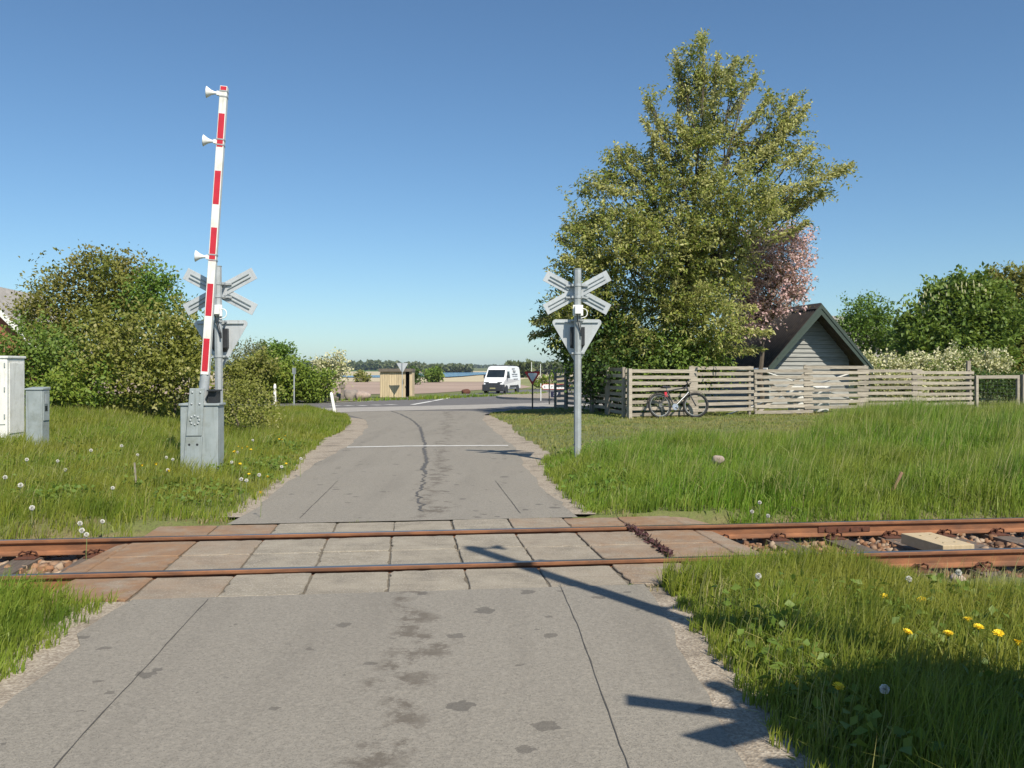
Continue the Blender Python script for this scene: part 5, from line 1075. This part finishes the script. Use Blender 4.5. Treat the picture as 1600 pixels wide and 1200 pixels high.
# cherry
L_ = [lobe(x, y, 32.6 + dd, rx, ry) for x, y, dd, rx, ry in [(1205, 395, 0, 40, 36), (1240, 380, .3, 18, 22), (1172, 415, .3, 36, 40), (1240, 425, -.2, 22, 22), (1205, 450, 0, 44, 32), (1155, 455, .4, 30, 40), (1252, 455, 0, 12, 7), (1238, 355, 0, 9, 9), (1180, 490, .2, 30, 20)]]
def cherry_leaves(t, off, rng):
    V, T = crown(L_, rng, 28, .5, 8, .12, .05, up=.3, rad=.05); o = bpy.data.objects.new('leaves', np_mesh('leaves', V - off, T, 3, LM['bronze'])); link(o, t)
plant('cherry_tree', 'pink blossoming cherry tree between the big tree and the shed roof', 'tree', L_, (9.1, 32.9), 14, LM['pink'], 110, .5, 14, .095, .09, .10, at(1190, 510, 32.8), 'bark', up=.25, rad=.06, extra=cherry_leaves)

# left-hand shrubs
def shrub(label, spec, base, seed, mat, dens=40, **kw):
    return plant('shrub', label, 'shrub', [lobe(*s) for s in spec], base, seed, mat, dens, kw.pop('twig', .5), kw.pop('per', 9), kw.pop('Lf', .125), kw.pop('Wf', .075), kw.pop('tr', .08), None, 'bark', group='bushes behind the cabinets', stems=4, **kw)
shrub('big olive-brown bush, tallest behind the white cabinet', [(150, 455, 28, 70, 42), (205, 450, 27.5, 45, 38), (105, 480, 28, 55, 48), (165, 425, 28, 40, 24), (75, 490, 28.5, 34, 34), (200, 500, 27, 60, 42), (130, 530, 27.5, 80, 45)], (-13, 28), 21, LM['olive'], 105)
shrub('bright green bush at the right shoulder of the tall olive bush', [(235, 465, 26.5, 26, 32), (262, 490, 26.3, 22, 28), (245, 440, 26.5, 14, 12)], (-10.4, 26.5), 22, LM['bright'], 150)
shrub('dark green bush right behind the two cabinets', [(40, 555, 25, 50, 40), (95, 570, 24.6, 44, 42), (20, 600, 24.5, 46, 40), (70, 620, 24.2, 60, 30)], (-13.2, 24.8), 23, LM['mid'], 130)
shrub('yellow-green hawthorn bush left of the barrier', [(245, 530, 24.5, 58, 45), (285, 560, 24.2, 34, 46), (205, 575, 24, 56, 42), (260, 600, 23.6, 60, 40), (295, 530, 24.4, 18, 30), (170, 540, 24.6, 30, 30)], (-9.6, 24.2), 24, LM['hawthorn'], 140)
shrub('low bright green bush in front of the hawthorn', [(135, 605, 23.4, 42, 22), (95, 612, 23.4, 30, 18)], (-11.4, 23.4), 25, LM['lime'], 170, tr=.05)
plant('shrub', 'low bush with cream flowers just right of the barrier', 'shrub', [lobe(*s) for s in [(385, 636, 21, 36, 24), (410, 650, 20.6, 22, 20), (360, 630, 21.4, 22, 24), (375, 610, 21.5, 20, 16)]], (-6.2, 21), 26, LM['hawthorn'], 220, .35, 10, .075, .045, .05, None, 'bark', stems=3)
# hedge and trees by the main road
def tree2(name, label, cat, spec, base, seed, mat, dens, Lf, Wf, **kw): return plant(name, label, cat, [lobe(*s) for s in spec], base, seed, mat, dens, kw.pop('twig', .55), kw.pop('per', 9), Lf, Wf, kw.pop('tr', .09), kw.pop('fork', None), kw.pop('bark', 'bark'), **kw)
tree2('hedge', 'rounded lime green hedge beside the pale pavement', 'hedge', [(405, 600, 46, 26, 24, 1.0), (435, 600, 46.5, 26, 26, 1.0), (465, 603, 47, 26, 24, 1.0), (490, 602, 47.4, 20, 22, .9), (420, 580, 46.8, 24, 16, .9), (455, 585, 47, 20, 14, .9)], (-11.8, 46.7), 31, LM['lime'], 130, .18, .11, stems=6, tr=.06)
tree2('shrub', 'dense yellow-green bush at the left end of the hedge', 'shrub', [(385, 585, 45, 22, 18), (405, 575, 45, 20, 14), (370, 600, 44.6, 20, 18)], (-13.3, 45), 32, LM['hawthorn'], 130, .17, .10, stems=4, tr=.06)
tree2('wind_bent_tree', 'green windswept tree leaning over the hedge', 'tree', [(432, 552, 50, 20, 13), (450, 556, 50, 14, 8), (420, 560, 50, 14, 14), (440, 568, 50, 10, 8)], (-13.6, 50.2), 33, LM['bright'], 100, .2, .1, fork=at(427, 575, 50.1), tr=.10)
tree2('small_tree', 'sparse grey-green tree behind the triangle signal', 'tree', [(378, 555, 48, 22, 20), (365, 575, 48, 22, 18), (400, 560, 49, 14, 16)], (-14.6, 48.4), 34, LM['grey'], 60, .16, .07, fork=at(378, 590, 48.2), tr=.09)
tree2('blossom_tree', 'small round tree full of white blossom at the end of the hedge', 'tree', [(517, 574, 50, 18, 14), (507, 583, 50, 12, 12), (528, 582, 50, 12, 12)], (-10.25, 50.4), 35, LM['white'], 130, .14, .12, fork=at(516, 600, 50.2), tr=.10, per=8)
tree2('shrub', 'dark shrub behind the trunk of the blossom tree', 'shrub', [(503, 603, 49, 9, 16), (496, 612, 48.5, 10, 12)], (-10.6, 49), 36, LM['dark'], 120, .14, .08, stems=3, tr=.05)
# bushes by the lake and behind the hut
tree2('shrub', 'round green bush standing alone between hut and van at the field edge', 'shrub', [(676, 588, 190, 10, 8.5), (681, 585, 190, 7, 7)], (-17, 190), 37, LM['mid'], 26, .6, .45, stems=3, tr=.1, twig=.8, rad=.25)
tree2('shrub', 'dark bush peeping out right behind the hut', 'shrub', [(650, 590, 150, 7, 7), (647, 582, 150, 4, 5)], (-16.3, 150), 38, LM['dark'], 30, .45, .3, stems=3, tr=.1, twig=.7, rad=.2)
tree2('shrub', 'small olive bush on the shore left of the hut', 'shrub', [(560, 589, 195, 7, 5), (572, 591, 195, 5, 4)], (-32.5, 195), 39, LM['hawthorn'], 24, .5, .35, stems=3, tr=.1, twig=.7, rad=.2)
tree2('shrub', 'lime bush on the verge behind the direction sign', 'shrub', [(846, 596, 100, 9, 6), (857, 593, 100, 7, 5)], (3.5, 100), 40, LM['lime'], 40, .3, .2, stems=3, tr=.06, twig=.5, rad=.12)
# right-hand garden trees
CANDLE = MB().lathe([(.02, 0), (.05, .05), (.035, .16), (.008, .24)], 6).mesh('flower_candle', LM['white'])
def candles(t, off, rng):
    for _ in range(70):
        a, e = rng.uniform(0, 6.28), rng.uniform(-.1, 1); c = np.array(at(1490, 495, 52)); p = c + np.array([math.cos(a) * 2.75 * math.sqrt(1 - e * e), -abs(math.sin(a)) * 2.2, e * 1.7]) - off
        inst(CANDLE, 'flower_candle', t, tuple(p))
tree2('chestnut_tree', 'horse chestnut with cream flower candles beyond the white flowering hedge', 'tree', [(1490, 490, 52, 40, 40, 2.2), (1445, 520, 51.6, 32, 30, 1.8), (1520, 470, 52, 30, 26, 1.6), (1500, 455, 52, 24, 12, 1.2), (1545, 500, 52, 34, 40, 2), (1480, 540, 51, 50, 30, 2), (1430, 545, 51, 24, 20, 1.2), (1540, 545, 51, 30, 30, 1.6)], (25.8, 52.6), 41, LM['mid'], 60, .32, .18, fork=at(1490, 560, 52.4), tr=.28, twig=.5, per=8, fill=.55, rad=.14, extra=candles)
tree2('maple_tree', 'tall yellowish tree at the right edge behind the chestnut', 'tree', [(1580, 450, 56, 34, 22, 1.6), (1600, 480, 56, 40, 40, 2), (1565, 520, 55, 34, 40, 1.8), (1610, 540, 54, 40, 40, 2), (1590, 570, 53, 30, 20, 1.4)], (31.5, 56.5), 42, LM['olive'], 60, .25, .15, fork=at(1595, 570, 56), tr=.25, twig=.5, fill=.5, rad=.12)
tree2('birch_tree', 'light green birch behind the right side of the shed roof', 'tree', [(1352, 495, 58, 28, 24, 1.4), (1372, 515, 58, 20, 22, 1.2), (1335, 520, 58, 22, 28, 1.2), (1360, 535, 57, 26, 18, 1.2)], (22.8, 58.2), 43, LM['bright'], 60, .2, .12, fork=at(1352, 545, 58), tr=.16, twig=.7, rad=.12)
tree2('small_tree', 'grey-green tree between birch and chestnut', 'tree', [(1415, 510, 66, 14, 16), (1405, 535, 66, 20, 16), (1380, 545, 66, 20, 10)], (28.6, 66), 44, LM['grey'], 50, .22, .13, fork=at(1408, 550, 66), tr=.14)
def white_hedge_leaves(t, off, rng):
    V, T = crown(WH, rng, 40, .4, 8, .15, .08, up=.3, rad=.07); o = bpy.data.objects.new('leaves', np_mesh('leaves', V - off, T, 3, LM['mid'])); link(o, t)
WH = [lobe(*s) for s in [(1385, 582, 42, 24, 18, .7), (1415, 584, 42.6, 26, 20, .7), (1445, 584, 43.2, 26, 22, .7), (1475, 580, 43.8, 26, 24, .7), (1505, 576, 44.4, 26, 22, .7), (1535, 575, 45, 26, 22, .7), (1555, 578, 45.4, 16, 20, .7), (1360, 592, 41.6, 18, 14, .7), (1400, 606, 42, 40, 12, .7), (1460, 606, 43, 40, 12, .7), (1350, 572, 41.4, 14, 10, .7)]]
plant('hedge', 'long hedge covered in cream white blossom behind the fence', 'hedge', WH, (20.5, 43.4), 45, LM['white'], 170, .4, 11, .12, .11, .05, None, 'bark', stems=6, up=.3, rad=.07, extra=white_hedge_leaves)
tree2('hedge', 'low clipped dark hedge behind the wire gate', 'hedge', [(1540, 598, 41.5, 30, 14, .5), (1580, 598, 42, 30, 14, .5), (1620, 598, 42.5, 30, 14, .5), (1530, 610, 41.4, 24, 10, .5), (1580, 612, 42, 40, 8, .5)], (23.5, 42), 46, LM['dark'], 150, .13, .08, stems=5, tr=.04, twig=.22)

# far woods: masses on the horizon
def wood(label, segs, seed, size, n):
    rng = np.random.default_rng(seed); PP = []
    for x0, x1, d, yb, yt, dep in segs:
        m = int(n * (x1 - x0)); px = rng.uniform(x0, x1, m); dd = d + rng.uniform(0, dep, m)
        prof_ = yt + (np.sin(px * .19 + seed) + np.sin(px * .43 + 2 * seed) + np.sin(px * 1.1)) * .12 * (yb - yt)
        f = rng.random(m) ** .6; py = yb + (prof_ - yb) * f
        PP.append(np.stack([(px - 800) / F * dd, dd, CH - (py - HOR) / F * d], 1))
    P_ = np.concatenate(PP); D_ = norm(rng.normal(0, 1, P_.shape) + np.array([0, -.3, .4])); V, T = leaves(P_, D_, size, size * .8, rng)
    o = bpy.data.objects.new('far_wood', np_mesh('far_wood', V, T, 3, LM['far'])); link(o); setp(o, label, 'wood', kind='stuff'); return o
wood('wooded hills along the far shore left of the hut', [(300, 480, 1500, 578, 568, 200), (470, 640, 1500, 578, 568, 200), (600, 665, 1250, 579.5, 570, 120), (560, 612, 1480, 578, 566.5, 100)], 51, 4.5, 60)
wood('dark wooded headland across the lake', [(660, 738, 1120, 581, 573.2, 60), (680, 735, 1140, 580, 571.5, 50)], 52, 3.5, 70)
wood('thin blue line of far woods on the horizon', [(640, 830, 3000, 577, 573.0, 300)], 53, 9, 60)
wood('wooded rise behind the van and the give way sign', [(790, 880, 700, 583, 570, 80), (840, 960, 1600, 580, 566, 200), (800, 828, 420, 588, 573, 30)], 54, 3.0, 80)
wood('woods behind the right-hand gardens', [(960, 1900, 300, 584, 566, 60), (-500, 320, 260, 586, 560, 60)], 55, 1.5, 16)

# ------------------------------------------------------------------ grass
def blades(P, H, W, rng, lean=.35, wind=(.18, .05)):
    n = len(P); a = rng.uniform(0, 6.283, n); side = np.stack([np.cos(a), np.sin(a), np.zeros(n)], 1)
    b = rng.uniform(0, 6.283, n); k = np.where(rng.random(n) < .22, rng.uniform(.55, 1.3, n), rng.uniform(.1, 1, n) * lean); ld = np.stack([np.cos(b) * k + wind[0], np.sin(b) * k + wind[1], np.zeros(n)], 1)
    H = H[:, None]; W = W[:, None]; zz = np.array([0, 0, 1.0])
    base = P - zz * .02; mid = P + zz * H * .55 + ld * H * .35; tip = P + zz * H * (1 - .25 * np.linalg.norm(ld, axis=1, keepdims=True)) + ld * H * 1.05
    V = np.stack([base - side * W / 2, base + side * W / 2, mid - side * W * .42, mid + side * W * .42, tip], 1).reshape(-1, 3)
    i = (np.arange(n) * 5)[:, None]; T = np.concatenate([i + np.array([[0, 1, 3]]), i + np.array([[0, 3, 2]]), i + np.array([[2, 3, 4]])], 1).reshape(-1, 3)
    return V, T
def clump(X, Y, s=1.0):
    return .5 + .25 * np.sin(X * 2.1 * s + 1.7 * np.sin(Y * 1.3 * s)) + .25 * np.sin(Y * 2.9 * s + 1.3 * np.sin(X * 2.3 * s + 1))
def grass(label, x0, x1, y0, y1, n, mask, hf, wf, mat, seed, lean=.35, tuft=5, tr=.035, cat='grass'):
    rng = np.random.default_rng(seed); m = n // tuft
    X = rng.uniform(x0, x1, m); Y = rng.uniform(y0, y1, m)
    X = np.repeat(X, tuft) + rng.normal(0, tr, m * tuft); Y = np.repeat(Y, tuft) + rng.normal(0, tr, m * tuft)
    k = mask(X, Y) & (np.abs(X) < Y * .68 + 2.2); X, Y = X[k], Y[k]; H = hf(X, Y) * rng.uniform(.45, 1.2, len(X)); W = wf(X, Y) * rng.uniform(.6, 1.3, len(X))
    V, T = blades(np.stack([X, Y, zg(X, Y)], 1), H, W, rng, lean)
    o = bpy.data.objects.new('grass', np_mesh('grass', V, T, 3, mat)); link(o); setp(o, label, cat, kind='stuff'); return o
def tdist(X, Y): return np.abs(track_st(X, Y)[1])
def wfun(X, Y): return .005 + Y * .00042
cl = lambda a, b: (lambda X, Y: a + (b - a) * np.clip(clump(X, Y) + .25 * (clump(X + 3, Y + 7, 3.1) - .5), 0, 1))
edge = lambda X, Y: np.minimum(X - rsh(Y), 9)
# near verge on the right with dandelions
grass('tufty green grass of the near verge in the lower right corner', .95, 6, 1.2, 7.6, 120000, lambda X, Y: (X > rsh(Y) - .10 + .16 * clump(X * 9, Y * 9)) & (track_st(X, Y)[1] < -1.05 - 1.05 * sm(2.2, 3.4, X) + .16 * np.sin(X * 5)), lambda X, Y: (.10 + .20 * sm(0, .5, X - rsh(Y))) * (.75 + .5 * clump(X, Y)) * (1 - .85 * sm(2.3, 3.0, X) * (1 - sm(1.9, 3.1, tdist(X, Y)))), wfun, M['grass_long'], 61)
grass('tall grass along the near rail on the right', 1.0, 3.0, 6.0, 7.4, 16000, lambda X, Y: (X > 1.12) & (track_st(X, Y)[1] < -.80) & (track_st(X, Y)[1] > -1.9), lambda X, Y: .22 * (1 - .45 * sm(2.0, 3.0, X)) * (.7 + .6 * clump(X, Y, 2)), wfun, M['grass_long'], 62)
# near verge on the left
grass('green grass of the near verge in the lower left corner', -6, -2.3, 2.5, 7.3, 52000, lambda X, Y: (X < lsh(Y) + .10 - .16 * clump(X * 9, Y * 9)) & (track_st(X, Y)[1] < -1.0 - .25 * sm(3.2, 2.9, -X) + .1 * np.sin(X * 4)), lambda X, Y: (.09 + .17 * sm(0, .6, lsh(Y) - X)) * (.75 + .5 * clump(X, Y)), wfun, M['grass_lush'], 63)
# far right verge: long grass
def offdeck(X, Y, t0):
    s, t = track_st(X, Y); return (t > t0 + .10 * np.sin(s * 3.7) + .06 * np.sin(s * 9.1)) & ~((s > -3.7) & (s < 2.6) & (t < 1.60 + .05 * np.sin(s * 7)))
def rmask(X, Y): return (X > rsh(Y) - .12 + .2 * clump(X * 7, Y * 7)) & offdeck(X, Y, 1.22) & (Y < 15.6 + 1.2 * sm(1, 4, X) + 5.2 * sm(4.6, 9, X) + .25 * np.sin(X * 3))
def rh(X, Y): return (.13 + .24 * sm(.05, 1.0, X - rsh(Y))) * (.45 + .55 * sm(1.15, 2.2, tdist(X, Y))) * (.55 + .55 * clump(X, Y) + .35 * clump(X * 2.7 + 4, Y * 2.3)) * (1 + .30 * sm(4, 8, X))
grass('long lush green grass between the rails and the board fence', .2, 17, 9.0, 23, 330000, rmask, rh, wfun, M['grass_lush'], 64)
# left far verge
def lmask(X, Y): return (X < lsh(Y) + .12 - .2 * clump(X * 7, Y * 7)) & offdeck(X, Y, 1.15) & (Y < 34)
def lh(X, Y): return (.10 + .17 * sm(.05, 1.0, lsh(Y) - X)) * (.5 + .5 * sm(1.15, 2.2, tdist(X, Y))) * (.50 + .55 * clump(X, Y) + .40 * clump(X * 2.7 + 4, Y * 2.3))
grass('yellowish green grass around the barrier and the cabinets', -18, -2.8, 8.2, 34, 310000, lmask, lh, wfun, M['grass_long'], 65)
grass('tall pale seed stalks standing in the long grass before the fence', .6, 15, 10.2, 22, 16000, rmask, lambda X, Y: rh(X, Y) * 1.35, lambda X, Y: .004 + Y * .00025, M['grass_seed'], 72, .2, 2, .05)
grass('pale seed stalks standing in the grass around the barrier', -15, -3, 9.6, 28, 12000, lmask, lambda X, Y: lh(X, Y) * 1.3, lambda X, Y: .004 + Y * .00025, M['grass_seed'], 73, .2, 2, .05)
grass('dry pale stalks in the near grass by the dandelions', 1.1, 5, 2.5, 6.4, 5000, lambda X, Y: X > rsh(Y) + .1, lambda X, Y: .26 + 0 * X, lambda X, Y: .0045 + 0 * X, M['grass_seed'], 74, .3, 2, .05)
# mown strip by the fence
def smask(X, Y):
    s = (X - FA.x) * FN.x + (Y - FA.y) * FN.y
    return (X > rsh(Y) + .05 * np.sin(Y * 3)) & (Y > 14.5) & (s > -3.2) & ~(rmask(X, Y)) | ((X > rsh(Y)) & (Y > 24) & (Y < 36) & (X < 4))
grass('short mown grass in front of the board fence and bicycle', -1.2, 24, 14.5, 37, 120000, smask, cl(.035, .085), lambda X, Y: .006 + Y * .0005, M['grass_short'], 66)
grass('sunlit lawn seen through the wire gate', 14, 32, 33, 48, 40000, lambda X, Y: Y > 33, cl(.03, .06), lambda X, Y: .03 + 0 * X, M['grass_short'], 67)
grass('grassy verge along the main road by the hut', -26, 3, 50, 90, 60000, lambda X, Y: (np.abs((Y - 44) - (X + 9.8) * 2.32 - 4.2) < 2.6 + 1.2 * np.sin(X)) & (Y > 50), cl(.12, .34), lambda X, Y: .04 + 0 * X, M['grass_lush'], 68)
grass('dry bleached grass tufts beside the rails', -7, 8, 5.6, 11.6, 40000, lambda X, Y: ((tdist(X, Y) > 1.25) & (tdist(X, Y) < 1.75)) & (clump(X * 1.7, Y * 1.9) > .45) & ((X > 1.0) | (X < -3.0)), cl(.03, .10), wfun, M['grass_dry'], 69)
grass('tiny weeds in the joints of the crossing deck', -3.2, 2.2, 6.4, 10.2, 90000, lambda X, Y: ((np.abs(tdist(X, Y) - .695) < .022) | (np.abs(tdist(X, Y) - 1.52) < .02)) & (clump(X, Y, 3.0) > .62) & (clump(X + 5, Y, 1.3) > .45), cl(.015, .045), lambda X, Y: .006 + 0 * X, M['grass_lush'], 70, tr=.01)

def weeds(label, pts, n, size, mat, seed, sr=.09):
    rng = np.random.default_rng(seed); PP = []
    for x, y in pts:
        h = rng.uniform(.05, .22); m = n; p = rng.normal(0, sr, (m, 3)); p[:, 2] = np.abs(rng.uniform(0, 1, m)) * h + .02; PP.append(p + np.array([x, y, gz(x, y)]))
    P_ = np.concatenate(PP); D_ = norm(rng.normal(0, 1, P_.shape) * np.array([1, 1, .5]) + np.array([0, 0, .35])); V, T = leaves(P_, D_, size, size * .62, rng, fold=.2, droop=.15)
    o = bpy.data.objects.new('broadleaf_weeds', np_mesh('broadleaf_weeds', V, T, 3, mat)); link(o); setp(o, label, 'weeds', kind='stuff')
rw_ = np.random.default_rng(90)
weeds('broad-leaved weeds among the near grass and dandelions', [(rw_.uniform(1.35, 3.4), rw_.uniform(3.2, 6.0)) for _ in range(150)], 26, .07, LM['mid'], 91)
weeds('broad-leaved weeds in the grass around the barrier', [(x, y) for x, y in [(rw_.uniform(-8.5, -3.4), rw_.uniform(9.9, 19)) for _ in range(260)] if x < float(lsh(y)) - .1], 22, .07, LM['mid'], 92)
weeds('broad-leaved weeds in the long grass before the fence', [(x, y) for x, y in [(rw_.uniform(.9, 9), rw_.uniform(10.6, 17)) for _ in range(240)] if x > float(rsh(y)) + .1], 24, .08, LM['bright'], 93, .12)

# purple weeds in the open joint of the deck
rng = np.random.default_rng(71); PP = []
for _ in range(90):
    s = 1.905 - .002 * _ * 0 + rng.normal(0, .018); t_ = rng.uniform(-.62, .95); PP.append((*track(s - .60, t_), .0))
PP = np.repeat(np.array(PP), 10, 0) + rng.normal(0, .012, (900, 3)); D_ = norm(rng.normal(0, 1, PP.shape) + np.array([0, 0, .7])); V, T = leaves(PP, D_, .045, .022, rng)
o = bpy.data.objects.new('weeds', np_mesh('weeds', V, T, 3, M['weed'])); link(o); setp(o, 'dark purple weeds growing in an open joint of the crossing deck', 'weeds', kind='stuff')

# dandelions
bl = MB(); 
for k in range(26):
    a = k * 2.4; e = .15 + .9 * (k / 26); d_ = Vector((math.cos(a) * math.cos(e), math.sin(a) * math.cos(e), math.sin(e) * .6)); s_ = Vector((-math.sin(a), math.cos(a), 0)); L = .023
    bl.add([d_ * .003, d_ * L * .8 + s_ * .004, d_ * L, d_ * L * .8 - s_ * .004], [(0, 1, 2, 3)])
bl.lathe([(.002, -.012), (.008, -.008), (.010, .0), (.004, .006)], 8); bloom_me = bl.mesh('bloom', M['petal'])
ck = MB(); ck.lathe([(.001, -.004), (.004, 0), (.001, .004)], 6); rc = random.Random(5)
for k in range(90):
    z_ = 1 - 2 * (k + .5) / 90; a = k * 2.39996; d_ = Vector((math.cos(a) * math.sqrt(1 - z_ * z_), math.sin(a) * math.sqrt(1 - z_ * z_), z_)); u_ = d_.orthogonal().normalized(); w_ = d_.cross(u_); e_ = d_ * rc.uniform(.0175, .021)
    ck.add([d_ * .003, e_ + u_ * .0045, e_ - u_ * .0025 + w_ * .004, e_ - u_ * .0025 - w_ * .004], [(0, 1, 2), (0, 2, 3), (0, 3, 1)])
clock_me = ck.mesh('seed_head', M['clock'])
stem_me = MB().path([(0, 0, 0), (.01, 0, .4), (.004, .004, .75), (0, 0, 1)], [.0035, .003, .003, .003], 5).mesh('stem', M['stem'])
def dandelion(x, y, h, kind, label, group, sc_=1.0):
    t = thing('dandelion' if kind == 'bloom' else 'dandelion_clock', label, 'dandelion', (x, y, gz(x, y)), random.uniform(0, 6), group)
    inst(stem_me, 'stem', t, (0, 0, 0), scale=(1, 1, h)); inst(bloom_me if kind == 'bloom' else clock_me, 'bloom' if kind == 'bloom' else 'seed_head', t, (0, 0, h), (random.uniform(-.5, .3), random.uniform(-.3, .3), 0), (sc_,) * 3)
ORD = ['leftmost', 'second from the left', 'third from the left', 'fourth from the left', 'fifth from the left', 'fifth from the right', 'fourth from the right', 'third from the right', 'second from the right', 'rightmost']
XS = sorted([1418, 1482, 1529, 1560, 1590, 1440, 1382, 1512, 1310])
for px, py, hh in ((1418, 988, .25), (1482, 990, .27), (1529, 980, .28), (1560, 990, .30), (1590, 1004, .28), (1440, 937, .20), (1382, 932, .18), (1512, 968, .22), (1310, 1068, .20)):
    k = (py - HOR) / F; d_ = (CH - hh - .03) / k; dandelion((px - 800) / F * d_, d_, hh, 'bloom', 'yellow dandelion in bloom in the near grass at lower right, %s' % (ORD[:5] + ORD[6:])[XS.index(px)], 'yellow dandelions in the near verge', 1.25)
for px, py in ((1498, 890), (1420, 900), (1185, 895), (1382, 1068), (1175, 768), (1187, 765), (1200, 772)):
    hh = .24; k = (py - HOR) / F; d_ = (CH - hh - .05) / k; dandelion((px - 800) / F * d_, d_, hh, 'clock', 'pale dandelion clock in the grass beside the rails at right, %s' % (ORD[:4] + ORD[7:])[sorted([1498, 1420, 1185, 1382, 1175, 1187, 1200]).index(px)], 'dandelion clocks beside the rails')
rd = np.random.default_rng(81)
for px, py in [(90, 712), (42, 710), (102, 724), (215, 702), (176, 750), (50, 764), (32, 746), (128, 780), (135, 784), (160, 772), (125, 774), (142, 698), (260, 705), (270, 708), (377, 733), (385, 735), (405, 727), (371, 698), (395, 680), (262, 724), (8, 735), (190, 690), (362, 712), (440, 716), (470, 704)]:
    hh = float(rd.uniform(.22, .3)); k = (py - HOR) / F; d_ = (CH - hh - .12) / k; dandelion((px - 800) / F * d_, d_, hh, 'clock', 'white dandelion clock in the grass around the barrier', 'dandelion clocks around the barrier', float(rd.uniform(1, 1.4)))
for px, py in [(372, 690), (378, 692), (392, 694), (366, 697), (386, 690), (375, 715), (407, 752), (418, 730), (441, 680), (446, 674), (436, 679), (222, 717), (244, 715), (264, 725), (389, 728), (447, 712)]:
    hh = float(rd.uniform(.2, .28)); k = (py - HOR) / F; d_ = (CH - hh - .12) / k; dandelion((px - 800) / F * d_, d_, hh, 'bloom', 'yellow dandelion in bloom in the grass around the barrier', 'yellow dandelions around the barrier', float(rd.uniform(1.1, 1.5)))

# ------------------------------------------------------------------ thin air haze over the far land
hm = bpy.data.materials.new('thin_haze'); hm.use_nodes = True; t = hm.node_tree; t.nodes.remove(t.nodes['Principled BSDF'])
pv_ = t.nodes.new('ShaderNodeVolumePrincipled'); pv_.inputs['Color'].default_value = (.68, .84, 1.0, 1); pv_.inputs['Density'].default_value = .00009; pv_.inputs['Anisotropy'].default_value = .1
t.links.new(pv_.outputs[0], t.nodes['Material Output'].inputs['Volume'])
hz_ = MB().box(-6500, 6500, -80, 6400, -5, 60).build('haze', hm); setp(hz_, 'thin blue haze in the air over the far land', 'haze', kind='stuff')
